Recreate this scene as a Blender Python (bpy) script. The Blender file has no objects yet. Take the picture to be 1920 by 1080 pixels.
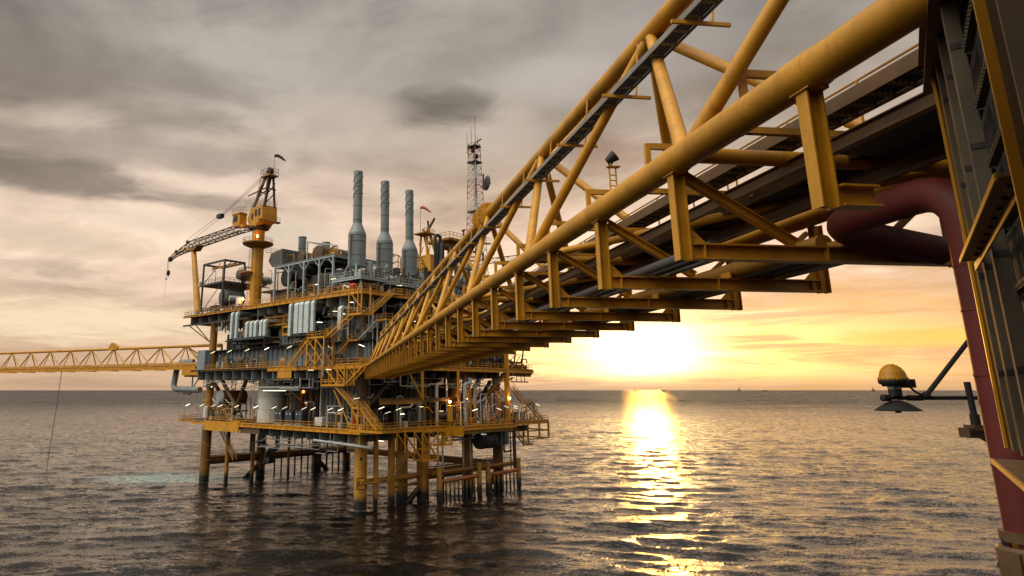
import bpy, math, random
import numpy as np
from mathutils import Vector, Matrix, Euler
R = math.radians
random.seed(7)
SC = bpy.context.scene
COL = SC.collection

# ------------------------------------------------------------------ camera
CAMH = 22.0
cam = bpy.data.cameras.new("camera")
camo = bpy.data.objects.new("camera", cam)
COL.objects.link(camo)
camo.location = (0, 0, CAMH)
PITCH = math.atan2(301.0, 1250.0)
camo.rotation_euler = (R(90) + PITCH, 0, 0)
cam.sensor_width = 36.0
cam.lens = 1250.0 / 1920.0 * 36.0
cam.shift_x = (960 - 770) / 1920.0
cam.shift_y = (430 - 540) / 1920.0
cam.clip_start = 0.1
cam.clip_end = 60000
SC.camera = camo
SC.render.resolution_x, SC.render.resolution_y = 1024, 576

# ------------------------------------------------------------------ world, sun, exposure
SUN_AZ, SUN_EL = R(19.1), R(3.1)
SC.view_settings.view_transform = 'Standard'
SC.view_settings.look = 'None'
SC.view_settings.exposure = 0.0
SC.view_settings.gamma = 1.0
SC.cycles.max_bounces = 6
SC.cycles.diffuse_bounces = 3
SC.cycles.glossy_bounces = 3
SC.cycles.caustics_reflective = False
SC.cycles.caustics_refractive = False
SC.cycles.sample_clamp_indirect = 4.0
SC.cycles.use_denoising = True

class NT:
    """tiny node helper"""
    def __init__(s, tree):
        s.t = tree; s.n = tree.nodes; s.l = tree.links
    def node(s, typ, **kw):
        n = s.n.new(typ)
        for k, v in kw.items(): setattr(n, k, v)
        return n
    def put(s, sock, v):
        if v is None: return
        if hasattr(v, 'is_output'): s.l.new(v, sock)
        else: sock.default_value = v
    def m(s, op, a, b=None, c=None, clamp=False):
        n = s.node('ShaderNodeMath', operation=op, use_clamp=clamp)
        s.put(n.inputs[0], a); s.put(n.inputs[1], b); s.put(n.inputs[2], c)
        return n.outputs[0]
    def ss(s, x, a, b):
        n = s.node('ShaderNodeMapRange', interpolation_type='SMOOTHSTEP')
        s.put(n.inputs['Value'], x); n.inputs['From Min'].default_value = a; n.inputs['From Max'].default_value = b
        return n.outputs[0]
    def mix(s, f, a, b, blend='MIX'):
        n = s.node('ShaderNodeMix', data_type='RGBA', blend_type=blend)
        n.clamp_result = False
        s.put(n.inputs[0], f)
        for sock, v in ((n.inputs[6], a), (n.inputs[7], b)):
            if hasattr(v, 'is_output'): s.l.new(v, sock)
            else: sock.default_value = (*v, 1.0)
        return n.outputs[2]
    def xyz(s, x, y, z):
        n = s.node('ShaderNodeCombineXYZ')
        s.put(n.inputs[0], x); s.put(n.inputs[1], y); s.put(n.inputs[2], z)
        return n.outputs[0]
    def noise(s, vec, scale=1.0, detail=4.0, rough=0.5, dist=0.0):
        n = s.node('ShaderNodeTexNoise')
        s.put(n.inputs['Vector'], vec)
        n.inputs['Scale'].default_value = scale; n.inputs['Detail'].default_value = detail
        n.inputs['Roughness'].default_value = rough; n.inputs['Distortion'].default_value = dist
        return n.outputs['Fac']

def build_world():
    w = bpy.data.worlds.new("World"); SC.world = w
    w.use_nodes = True
    t = NT(w.node_tree)
    t.n.clear()
    out = t.node('ShaderNodeOutputWorld'); bg = t.node('ShaderNodeBackground')
    t.l.new(bg.outputs[0], out.inputs[0])
    tc = t.node('ShaderNodeTexCoord')
    sep = t.node('ShaderNodeSeparateXYZ'); t.l.new(tc.outputs['Generated'], sep.inputs[0])
    x, y, z = sep.outputs
    el = t.m('ARCSINE', z)
    az = t.m('ARCTAN2', x, y)
    zc = t.m('MAXIMUM', z, 0.0)
    den = t.m('ADD', zc, 0.13)
    px = t.m('DIVIDE', x, den); py = t.m('DIVIDE', y, den)
    # cloud sheet seen in perspective
    big = t.noise(t.xyz(t.m('MULTIPLY', px, 0.55), t.m('MULTIPLY', py, 0.55), 3.7), 1.0, 6.0, 0.52, 0.6)
    fine = t.noise(t.xyz(t.m('MULTIPLY', px, 1.5), t.m('MULTIPLY', py, 1.6), 1.2), 1.0, 7.0, 0.55, 0.8)
    streak = t.noise(t.xyz(t.m('MULTIPLY', az, 4.5), t.m('MULTIPLY', el, 60.0), 8.1), 1.0, 6.0, 0.58, 0.7)
    wisp = t.noise(t.xyz(t.m('MULTIPLY', px, 3.6), t.m('MULTIPLY', py, 5.0), 5.2), 1.0, 8.0, 0.58, 1.0)
    wob = t.m('SUBTRACT', fine, 0.5); wob2 = t.m('SUBTRACT', big, 0.5)
    # base colours by height
    c = t.mix(t.ss(el, -0.01, 0.16), (0.74, 0.49, 0.31), (0.68, 0.51, 0.385))
    c = t.mix(t.ss(t.m('ADD', el, t.m('MULTIPLY', wob2, 0.16)), 0.16, 0.50), c, (0.305, 0.278, 0.245))
    # broad light and dark drifts
    f1 = t.m('ADD', t.m('ADD', t.m('MULTIPLY', wob2, 4.2), t.m('MULTIPLY', wob, 1.9)), t.m('MULTIPLY', t.m('SUBTRACT', wisp, 0.5), 0.5))
    k = t.m('ADD', 1.22, f1)
    k = t.m('MINIMUM', t.m('MAXIMUM', k, 0.45), 1.8)
    k2 = t.m('ADD', 1.0, t.m('MULTIPLY', t.m('SUBTRACT', k, 1.0), t.ss(el, 0.01, 0.2)))
    k3 = t.m('ADD', 1.0, t.m('MULTIPLY', t.m('SUBTRACT', streak, 0.5), t.m('SUBTRACT', 1.1, t.ss(el, 0.05, 0.22))))
    kk = t.m('MULTIPLY', k2, k3)
    n = t.node('ShaderNodeVectorMath', operation='SCALE'); t.l.new(c, n.inputs[0]); t.l.new(kk, n.inputs['Scale'])
    c = n.outputs[0]
    # single clouds: (azimuth, elevation, half width, half height, darkness)
    def blob(a, e, ra, re, warp=0.9):
        da = t.m('DIVIDE', t.m('SUBTRACT', az, a), ra); de = t.m('DIVIDE', t.m('SUBTRACT', el, e), re)
        r2 = t.m('ADD', t.m('MULTIPLY', da, da), t.m('MULTIPLY', de, de))
        r2 = t.m('ADD', r2, t.m('ADD', t.m('MULTIPLY', wob, 2.8 * warp), t.m('MULTIPLY', t.m('SUBTRACT', wisp, 0.5), 1.6 * warp)))
        return t.m('SUBTRACT', 1.0, t.ss(r2, -0.1, 1.25))
    for a, e, ra, re, dk, colr in [
        (R(3.2), R(23.6), R(7.0), R(2.3), 0.85, (0.115, 0.105, 0.09)),
        (R(-27.5), R(16.0), R(9.5), R(1.5), 0.75, (0.17, 0.142, 0.12)),
        (R(-17), R(15.2), R(6.0), R(0.9), 0.55, (0.20, 0.165, 0.14)),
        (R(-30), R(9.0), R(7.0), R(0.9), 0.35, (0.30, 0.25, 0.21)),
        (R(-26), R(24), R(15.0), R(3.6), 0.5, (0.22, 0.182, 0.155)), (R(-24), R(18.6), R(16.0), R(1.8), 0.45, (0.25, 0.205, 0.18)), (R(-20), R(33), R(26.0), R(4.0), 0.55, (0.165, 0.155, 0.14)),
        (R(-22), R(4.8), R(8.0), R(0.5), 0.45, (0.40, 0.32, 0.26)),
        (R(18), R(19.0), R(5.0), R(2.0), 0.4, (0.42, 0.27, 0.2)),
        (R(35.5), R(8.6), R(2.5), R(0.45), 0.55, (0.36, 0.23, 0.15)),
        (R(29), R(6.6), R(7.0), R(1.0), 0.5, (0.45, 0.28, 0.17)), (R(36), R(3.0), R(17.0), R(6.5), 0.62, (0.92, 0.48, 0.16)), (R(31), R(12), R(14.0), R(5), 0.4, (0.72, 0.46, 0.30))]:
        c = t.mix(t.m('MULTIPLY', blob(a, e, ra, re), dk), c, colr)
    for a, e, ra, re, dk, colr in [
        (R(-6), R(23.6), R(7.5), R(1.5), 0.6, (0.66, 0.54, 0.47)),
        (R(7.5), R(20.8), R(6.5), R(2.2), 0.55, (0.62, 0.52, 0.45)),
        (R(20), R(27), R(9.0), R(4.0), 0.5, (0.56, 0.49, 0.45)),
        (R(-10), R(13.0), R(6.0), R(1.8), 0.6, (0.82, 0.70, 0.56)), (R(-22), R(13.2), R(6.0), R(1.1), 0.6, (0.80, 0.68, 0.55)), (R(13), R(25.5), R(7.0), R(2.4), 0.55, (0.66, 0.60, 0.56)),
        (R(-27), R(11.2), R(7.0), R(1.6), 0.6, (0.80, 0.64, 0.48)),
        (R(-26), R(5.2), R(11.5), R(2.0), 0.95, (1.08, 0.86, 0.58)),
        (R(-12), R(6.0), R(7.0), R(1.6), 0.7, (0.98, 0.74, 0.48))]:
        c = t.mix(t.m('MULTIPLY', blob(a, e, ra, re), dk), c, colr)
    # clear sky behind the cloud sheet
    sky = t.node('ShaderNodeTexSky', sky_type='NISHITA', sun_disc=False)
    sky.sun_elevation = SUN_EL; sky.sun_rotation = SUN_AZ
    sky.air_density = 1.0; sky.dust_density = 2.5
    sc = t.node('ShaderNodeVectorMath', operation='SCALE'); t.l.new(sky.outputs[0], sc.inputs[0]); sc.inputs['Scale'].default_value = 0.05
    c = t.mix(0.12, c, sc.outputs[0])
    # the opposite half of the sky is open and pale
    c = t.mix(t.m('MULTIPLY', t.ss(y, 0.35, -0.25), t.ss(el, 0.75, 0.2)), c, (0.17, 0.155, 0.145))
    bd = t.node('ShaderNodeVectorMath', operation='DOT_PRODUCT'); t.l.new(tc.outputs['Generated'], bd.inputs[0])
    bd.inputs[1].default_value = (math.sin(R(-122)) * math.cos(R(58)), math.cos(R(-122)) * math.cos(R(58)), math.sin(R(58)))
    back = t.m('POWER', t.m('MAXIMUM', bd.outputs['Value'], 0.0), 4.5)
    c = t.mix(t.m('MULTIPLY', back, 0.97), c, (4.5, 4.15, 3.5))
    # glow of the veiled sun
    def glow(ra, re, power, de0=0.0):
        da = t.m('DIVIDE', t.m('SUBTRACT', az, SUN_AZ), ra); de = t.m('DIVIDE', t.m('SUBTRACT', el, SUN_EL + de0), re)
        r2 = t.m('ADD', t.m('MULTIPLY', da, da), t.m('MULTIPLY', de, de))
        return t.m('EXPONENT', t.m('MULTIPLY', t.m('POWER', r2, power), -1.0))
    sm = t.m('ADD', 0.12, t.m('MULTIPLY', t.ss(streak, 0.38, 0.58), 1.4))
    up = t.ss(el, -0.002, 0.026)
    def addg(c, g, col, s):
        n = t.node('ShaderNodeVectorMath', operation='SCALE'); n.inputs[0].default_value = col
        t.l.new(t.m('MULTIPLY', t.m('MULTIPLY', g, s), up), n.inputs['Scale'])
        a = t.node('ShaderNodeVectorMath', operation='ADD'); t.put(a.inputs[0], c); t.l.new(n.outputs[0], a.inputs[1])
        return a.outputs[0]
    c = addg(c, glow(R(4.3), R(2.0), 1.2), (1.0, 0.68, 0.30), 4.4)
    c = addg(c, t.m('MULTIPLY', glow(R(13.0), R(2.1), 0.8, R(-0.2)), sm), (1.0, 0.60, 0.12), 1.5)
    c = addg(c, glow(R(26), R(9.0), 0.7), (1.0, 0.48, 0.18), 0.24)
    # a lit yellow break low in the sky to the right
    ye = t.m('MULTIPLY', blob(R(38), R(3.4), R(6.5), R(0.75), 0.5), 0.85)
    c = t.mix(ye, c, (1.0, 0.70, 0.16))
    t.l.new(c, bg.inputs[0])
    bg.inputs[1].default_value = 1.0
build_world()

sun = bpy.data.lights.new("sun", 'SUN'); sun.energy = 0.6; sun.angle = R(2.6); sun.color = (1.0, 0.45, 0.07)
suno = bpy.data.objects.new("sun", sun); COL.objects.link(suno)
sv = Vector((math.sin(SUN_AZ) * math.cos(SUN_EL), math.cos(SUN_AZ) * math.cos(SUN_EL), math.sin(SUN_EL)))
suno.rotation_euler = (-sv).to_track_quat('-Z', 'Y').to_euler()
suno.location = sv * 400

# ------------------------------------------------------------------ materials
def mat(name, col, rough=0.5, var=0.25, scale=0.6, metal=0.0, streak=0.0, streak_col=(0.10, 0.04, 0.015), dirt=0.0,
        dirt_col=(0.05, 0.04, 0.03), bump=0.0, fleck=0.0):
    m = bpy.data.materials.new(name); m.use_nodes = True
    t = NT(m.node_tree); b = t.n['Principled BSDF']
    geo = t.node('ShaderNodeNewGeometry'); pos = geo.outputs['Position']
    c = (*col, 1)
    base = t.mix(t.ss(t.noise(pos, scale, 5, 0.6), 0.3, 0.7), tuple(v * (1 - var) for v in col), tuple(min(v * (1 + var * .6), 1) for v in col))
    if streak > 0:
        mp = t.node('ShaderNodeMapping'); t.l.new(pos, mp.inputs[0]); mp.inputs['Scale'].default_value = (2.6, 2.6, 0.22)
        s = t.m('MULTIPLY', t.ss(t.noise(mp.outputs[0], 1.0, 5, 0.65), 0.52, 0.75), streak)
        base = t.mix(s, base, streak_col)
    if dirt > 0:
        s = t.m('MULTIPLY', t.ss(t.noise(pos, 1.7, 7, 0.7), 0.5, 0.72), dirt)
        base = t.mix(s, base, dirt_col)
    if fleck > 0:
        s = t.m('MULTIPLY', t.ss(t.noise(pos, 7.0, 3, 0.6), 0.66, 0.72), fleck)
        base = t.mix(s, base, streak_col)
    t.l.new(base, b.inputs['Base Color'])
    r = t.m('ADD', rough - 0.1, t.m('MULTIPLY', t.noise(pos, scale * 4, 4, 0.6), 0.2))
    t.l.new(r, b.inputs['Roughness']); b.inputs['Metallic'].default_value = metal
    if bump > 0:
        bn = t.node('ShaderNodeBump'); bn.inputs['Strength'].default_value = bump; bn.inputs['Distance'].default_value = 0.02
        t.l.new(t.noise(pos, 9.0, 4, 0.6), bn.inputs['Height']); t.l.new(bn.outputs[0], b.inputs['Normal'])
    return m

def glowmat(name, col, s):
    m = bpy.data.materials.new(name); m.use_nodes = True
    b = m.node_tree.nodes['Principled BSDF']
    b.inputs['Base Color'].default_value = (*col, 1); b.inputs['Emission Color'].default_value = (*col, 1)
    b.inputs['Emission Strength'].default_value = s
    return m

YEL = mat('yellow_paint', (0.56, 0.258, 0.012), 0.42, 0.2, 0.5, streak=0.35, fleck=0.3, streak_col=(0.16, 0.06, 0.015))
YBR = mat('bridge_yellow_paint', (0.55, 0.258, 0.013), 0.45, 0.22, 0.9, streak=0.38, dirt=0.35, dirt_col=(0.30, 0.14, 0.02), fleck=0.5, streak_col=(0.19, 0.075, 0.02), bump=0.15)
OCH = mat('ochre_weathered_paint', (0.36, 0.175, 0.02), 0.55, 0.3, 0.35, streak=0.5, dirt=0.35, streak_col=(0.12, 0.05, 0.015))
BGR = mat('blue_grey_cladding', (0.20, 0.25, 0.285), 0.5, 0.2, 0.4, streak=0.35, streak_col=(0.12, 0.09, 0.07))
PBL = mat('pale_blue_paint', (0.36, 0.43, 0.455), 0.5, 0.15, 0.5, streak=0.25, streak_col=(0.2, 0.16, 0.12))
LGR = mat('pale_grey_paint', (0.34, 0.365, 0.37), 0.5, 0.16, 0.4, streak=0.3, streak_col=(0.2, 0.15, 0.11))
STK = mat('stack_grey_paint', (0.20, 0.23, 0.24), 0.45, 0.12, 0.5, streak=0.3, streak_col=(0.14, 0.14, 0.13))
DUC = mat('duct_white_cladding', (0.60, 0.70, 0.70), 0.4, 0.1, 0.8, streak=0.15, streak_col=(0.3, 0.27, 0.22))
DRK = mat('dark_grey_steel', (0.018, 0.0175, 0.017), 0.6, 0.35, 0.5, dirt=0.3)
MID = mat('mid_grey_steel', (0.09, 0.088, 0.085), 0.55, 0.3, 0.5, streak=0.4, dirt=0.3)
BLK = mat('black_rubber', (0.018, 0.017, 0.017), 0.6, 0.2)
WHT = mat('white_paint', (0.68, 0.66, 0.6), 0.5, 0.12, 0.5, streak=0.3, streak_col=(0.3, 0.2, 0.12))
BRN = mat('brown_primer_and_shade', (0.09, 0.05, 0.02), 0.6, 0.3, 0.5, streak=0.5)  # own brown of many parts; on a few, shade put into the colour
RED = mat('oxide_red_paint', (0.15, 0.019, 0.016), 0.62, 0.25, 1.2, streak=0.25, fleck=0.15, streak_col=(0.05, 0.02, 0.02))
ORG = mat('orange_paint', (0.42, 0.10, 0.02), 0.5, 0.2, 0.6)
REDB = mat('signal_red_paint', (0.45, 0.03, 0.02), 0.45, 0.2)
NAV = mat('navy_cabinet_paint', (0.035, 0.05, 0.075), 0.45, 0.2)
SIL = mat('galvanised_steel', (0.42, 0.43, 0.42), 0.45, 0.2, 1.2, metal=0.6)
GRT = mat('deck_grating', (0.025, 0.022, 0.019), 0.7, 0.3, 1.0)
TRY = mat('cable_tray_grey', (0.25, 0.24, 0.225), 0.5, 0.2, 1.0, dirt=0.25)
RAK = mat('cable_rack_paint', (0.095, 0.072, 0.048), 0.8, 0.25, 1.6, dirt=0.35)
COLM = mat('brown_column_paint', (0.15, 0.085, 0.038), 0.5, 0.2, 1.5, dirt=0.3)
ROP = mat('wire_rope', (0.10, 0.09, 0.08), 0.6, 0.2)
GRN = mat('green_sign', (0.02, 0.32, 0.12), 0.5, 0.1)
TUBES = [glowmat('lamp_tube_glow', (1.0, 0.93, 0.72), 3.4), glowmat('lamp_tube_glow_warm', (1.0, 0.88, 0.55), 1.7), glowmat('lamp_tube_glow_dim', (1.0, 0.95, 0.8), 1.0)]
TUBE = TUBES[0]
FLOOD = glowmat('sodium_glow', (1.0, 0.46, 0.10), 40.0)

def legmat(name='jacket_leg_paint', col=(0.44, 0.215, 0.022)):
    m = mat(name, col, 0.5, 0.22, 0.4, streak=0.4, fleck=0.3, streak_col=(0.14, 0.055, 0.015))
    t = NT(m.node_tree); b = t.n['Principled BSDF']
    geo = t.node('ShaderNodeNewGeometry'); sep = t.node('ShaderNodeSeparateXYZ'); t.l.new(geo.outputs['Position'], sep.inputs[0])
    old = b.inputs['Base Color'].links[0].from_socket
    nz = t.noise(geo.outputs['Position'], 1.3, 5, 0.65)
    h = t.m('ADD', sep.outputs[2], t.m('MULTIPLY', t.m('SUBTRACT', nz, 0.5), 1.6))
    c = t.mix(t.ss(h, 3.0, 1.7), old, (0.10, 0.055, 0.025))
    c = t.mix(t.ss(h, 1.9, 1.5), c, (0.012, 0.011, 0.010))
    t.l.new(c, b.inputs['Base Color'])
    return m
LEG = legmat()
LEGSH = legmat('shaded_leg_paint', (0.20, 0.095, 0.018))  # darker copy of the leg paint, shade put into its colour

# ------------------------------------------------------------------ mesh builder
def V(p): return Vector(p)
class MB:
    def __init__(s): s.v = []; s.f = []; s.sm = []
    def add(s, vs, fs, smooth=False):
        o = len(s.v); s.v += [tuple(p) for p in vs]
        for f in fs: s.f.append([i + o for i in f]); s.sm.append(smooth)
        return s
    def box(s, x0, x1, y0, y1, z0, z1):
        vs = [(x, y, z) for z in (z0, z1) for y in (y0, y1) for x in (x0, x1)]
        return s.add(vs, [(0, 2, 3, 1), (4, 5, 7, 6), (0, 1, 5, 4), (2, 6, 7, 3), (0, 4, 6, 2), (1, 3, 7, 5)])
    def beam(s, a, b, w, h, up=(0, 0, 1), off=(0, 0)):
        a, b = V(a), V(b); d = (b - a).normalized(); u = V(up)
        if abs(d.dot(u)) > 0.98: u = V((1, 0, 0))
        r = d.cross(u).normalized(); u = r.cross(d)
        o = r * off[0] + u * off[1]
        vs = [e + o + r * (i * w / 2) + u * (j * h / 2) for e in (a, b) for i, j in ((-1, -1), (1, -1), (1, 1), (-1, 1))]
        return s.add(vs, [(0, 1, 2, 3), (7, 6, 5, 4), (0, 4, 5, 1), (1, 5, 6, 2), (2, 6, 7, 3), (3, 7, 4, 0)])
    def ib(s, a, b, w, h, t=0.03, up=(0, 0, 1)):
        s.beam(a, b, w, t, up, (0, h / 2 - t / 2)); s.beam(a, b, w, t, up, (0, -h / 2 + t / 2))
        return s.beam(a, b, t, h - 2 * t, up)
    def tube(s, a, b, r, r2=None, n=10, caps=True):
        return s.path([a, b], [r, r if r2 is None else r2], n, caps)
    def path(s, pts, r, n=8, caps=True):
        pts = [V(p) for p in pts]; N = len(pts)
        rs = r if isinstance(r, (list, tuple)) else [r] * N
        d0 = (pts[1] - pts[0]).normalized()
        u = V((0, 0, 1)) if abs(d0.z) < 0.95 else V((1, 0, 0))
        u = (u - d0 * u.dot(d0)).normalized()
        rings = []
        for i, p in enumerate(pts):
            di = (pts[i] - pts[i - 1]).normalized() if i else d0
            do = (pts[i + 1] - pts[i]).normalized() if i < N - 1 else di
            t = di + do
            t = t.normalized() if t.length > 1e-5 else di
            u = (u - di * u.dot(di)).normalized()
            w = di.cross(u)
            ring = []
            c = max(t.dot(di), 0.35)
            for k in range(n):
                a = 2 * math.pi * k / n
                q = (u * math.cos(a) + w * math.sin(a)) * rs[i]
                q = q - di * (q.dot(t) / c)   # slide along the incoming segment to the mitre plane
                ring.append(p + q)
            rings.append(ring)
        vs = [q for ring in rings for q in ring]
        fs = []
        for i in range(N - 1):
            for k in range(n):
                a, b = i * n + k, i * n + (k + 1) % n
                fs.append((a, b, b + n, a + n))
        s.add(vs, fs, n > 5)
        if caps:
            s.add(rings[0], [tuple(reversed(range(n)))]); s.add(rings[-1], [tuple(range(n))])
        return s
    def lathe(s, c, prof, n=20, axis=(0, 0, 1), smooth=True):
        """prof: list of (radius, height along axis)"""
        ax = V(axis).normalized(); u = V((1, 0, 0)) if abs(ax.x) < 0.9 else V((0, 1, 0))
        u = (u - ax * u.dot(ax)).normalized(); w = ax.cross(u); c = V(c)
        for i in range(len(prof) - 1):
            (r0, h0), (r1, h1) = prof[i], prof[i + 1]
            vs = []
            for r, h in ((r0, h0), (r1, h1)):
                for k in range(n):
                    a = 2 * math.pi * k / n
                    vs.append(c + ax * h + (u * math.cos(a) + w * math.sin(a)) * max(r, 1e-4))
            s.add(vs, [(k, (k + 1) % n, n + (k + 1) % n, n + k) for k in range(n)], smooth)
        return s
    def ball(s, c, r, n=12, sz=1.0):
        return s.lathe(c, [(r * math.sin(math.pi * i / 8), -r * sz * math.cos(math.pi * i / 8)) for i in range(9)], n)
    def drum(s, c, axis, r, l, n=20, dome=0.35):
        """horizontal or upright vessel with dished ends, centred at c"""
        pr = [(r * math.sin(math.pi / 2 * i / 5), -l / 2 - dome * r * math.cos(math.pi / 2 * i / 5)) for i in range(6)]
        pr += [(r, l / 2)] + [(r * math.cos(math.pi / 2 * i / 5), l / 2 + dome * r * math.sin(math.pi / 2 * i / 5)) for i in range(1, 6)]
        return s.lathe(c, pr, n, axis)
    def prism(s, pts, vec):
        n = len(pts); v = V(vec)
        a = [V(p) for p in pts]; b = [p + v for p in a]
        return s.add(a + b, [tuple(reversed(range(n))), tuple(range(n, 2 * n))] + [(i, (i + 1) % n, n + (i + 1) % n, n + i) for i in range(n)])
    def corr(s, a, b, z0, z1, pitch=1.0, dep=0.18, out=(-1, 0), thick=0.12):
        """trapezoid-corrugated wall between ground points a and b (2-d), ribs towards out"""
        a, b = Vector(a), Vector(b); L = (b - a).length; d = (b - a) / L; o = Vector(out)
        n = max(1, int(L / pitch)); P = []
        for i in range(n):
            for f, e in ((0, 0), (0.42, 0), (0.5, 1), (0.92, 1)):
                P.append(a + d * ((i + f) * L / n) + o * (e * dep))
        P.append(b)
        vs = [(p.x, p.y, z0) for p in P] + [(p.x, p.y, z1) for p in P]
        m = len(P)
        s.add(vs, [(i, i + 1, m + i + 1, m + i) for i in range(m - 1)])
        q = [a - o * thick, b - o * thick]
        s.add([(a.x, a.y, z0), (b.x, b.y, z0), (q[1].x, q[1].y, z0), (q[0].x, q[0].y, z0), (a.x, a.y, z1), (b.x, b.y, z1), (q[1].x, q[1].y, z1), (q[0].x, q[0].y, z1)],
              [(0, 1, 2, 3), (4, 7, 6, 5), (2, 6, 7, 3), (0, 3, 7, 4), (1, 5, 6, 2)])
        return s
    def rail(s, pts, h=1.1, step=1.9, r=0.04, mids=(0.55,), kick=True):
        pts = [V(p) for p in pts]
        for a, b in zip(pts[:-1], pts[1:]):
            L = (b - a).length; n = max(1, round(L / step))
            for i in range(n + 1):
                p = a.lerp(b, i / n); s.tube(p, p + V((0, 0, h)), r, n=5, caps=False)
            for z in (h, *[m * h for m in mids]): s.tube(a + V((0, 0, z)), b + V((0, 0, z)), r, n=5, caps=False)
            if kick: s.beam(a + V((0, 0, 0.08)), b + V((0, 0, 0.08)), 0.02, 0.14)
        return s
    def ladder(s, a, b, w=(0.4, 0, 0), step=0.3, r=0.03):
        a, b, w = V(a), V(b), V(w) / 2
        s.tube(a - w, b - w, r, n=5); s.tube(a + w, b + w, r, n=5)
        n = int((b - a).length / step)
        for i in range(1, n): p = a.lerp(b, i / n); s.tube(p - w, p + w, r * .7, n=4, caps=False)
        return s
    def build(s, name, m, parent, base=(0, 0, 0)):
        me = bpy.data.meshes.new(name)
        b = V(base)
        me.from_pydata([(p[0] - b.x, p[1] - b.y, p[2] - b.z) for p in s.v], [], s.f)
        me.polygons.foreach_set('use_smooth', s.sm)
        me.materials.append(m); me.update()
        o = bpy.data.objects.new(name, me); COL.objects.link(o)
        if parent is not None: o.parent = parent
        return o

def bend(pts, rad, k=5):
    """round the corners of a pipe route"""
    pts = [V(p) for p in pts]; out = [pts[0]]
    for a, b, c in zip(pts[:-2], pts[1:-1], pts[2:]):
        d1, d2 = (a - b), (c - b); r = min(rad, d1.length * .45, d2.length * .45)
        p, q = b + d1.normalized() * r, b + d2.normalized() * r
        for i in range(k + 1):
            t = i / k; out.append(p * (1 - t) ** 2 + b * 2 * t * (1 - t) + q * t * t)
    return out + [pts[-1]]

# ------------------------------------------------------------------ frames and things
AN = R(46.3)
FP = Matrix.Translation((-9.5, 134.0, 0)) @ Matrix.Rotation(AN, 4, 'Z')          # platform: x in from the left face, y along it, z up
FB = Matrix.Rotation(math.atan2(150.0, 1250 / math.cos(PITCH)), 4, 'Z')          # link bridge: x across, y along
FN = Matrix.Rotation(-R(35.9), 4, 'Z')                                           # near platform
FW = Matrix.Identity(4)

class T:
    """a thing: an Empty at its base with mesh parts below it; part shapes are given in the frame's own coordinates"""
    def __init__(s, name, label, cat, base, frame=FP, group=None):
        o = bpy.data.objects.new(name, None); COL.objects.link(o)
        o.matrix_world = frame @ Matrix.Translation(base)
        o.empty_display_size = 0.5
        o['label'] = label; o['category'] = cat
        if group: o['group'] = group
        s.o = o; s.base = base
    def part(s, name, mb, m, parent=None, label=None):
        o = mb.build(name, m, parent or s.o, s.base)
        if label: o['label'] = label
        return o
def single(name, label, cat, mb, m, base, frame=FP, group=None):
    o = mb.build(name, m, None, base)
    o.matrix_world = frame @ Matrix.Translation(base)
    o['label'] = label; o['category'] = cat
    if group: o['group'] = group
    return o
ORD = ['leftmost', 'second', 'third', 'fourth', 'fifth', 'sixth', 'seventh', 'eighth', 'ninth', 'tenth', 'eleventh', 'twelfth', 'thirteenth', 'fourteenth', 'fifteenth']
def nth(i, what): return f"leftmost {what}" if i == 0 else f"{ORD[i]} {what} from the left"


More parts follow.
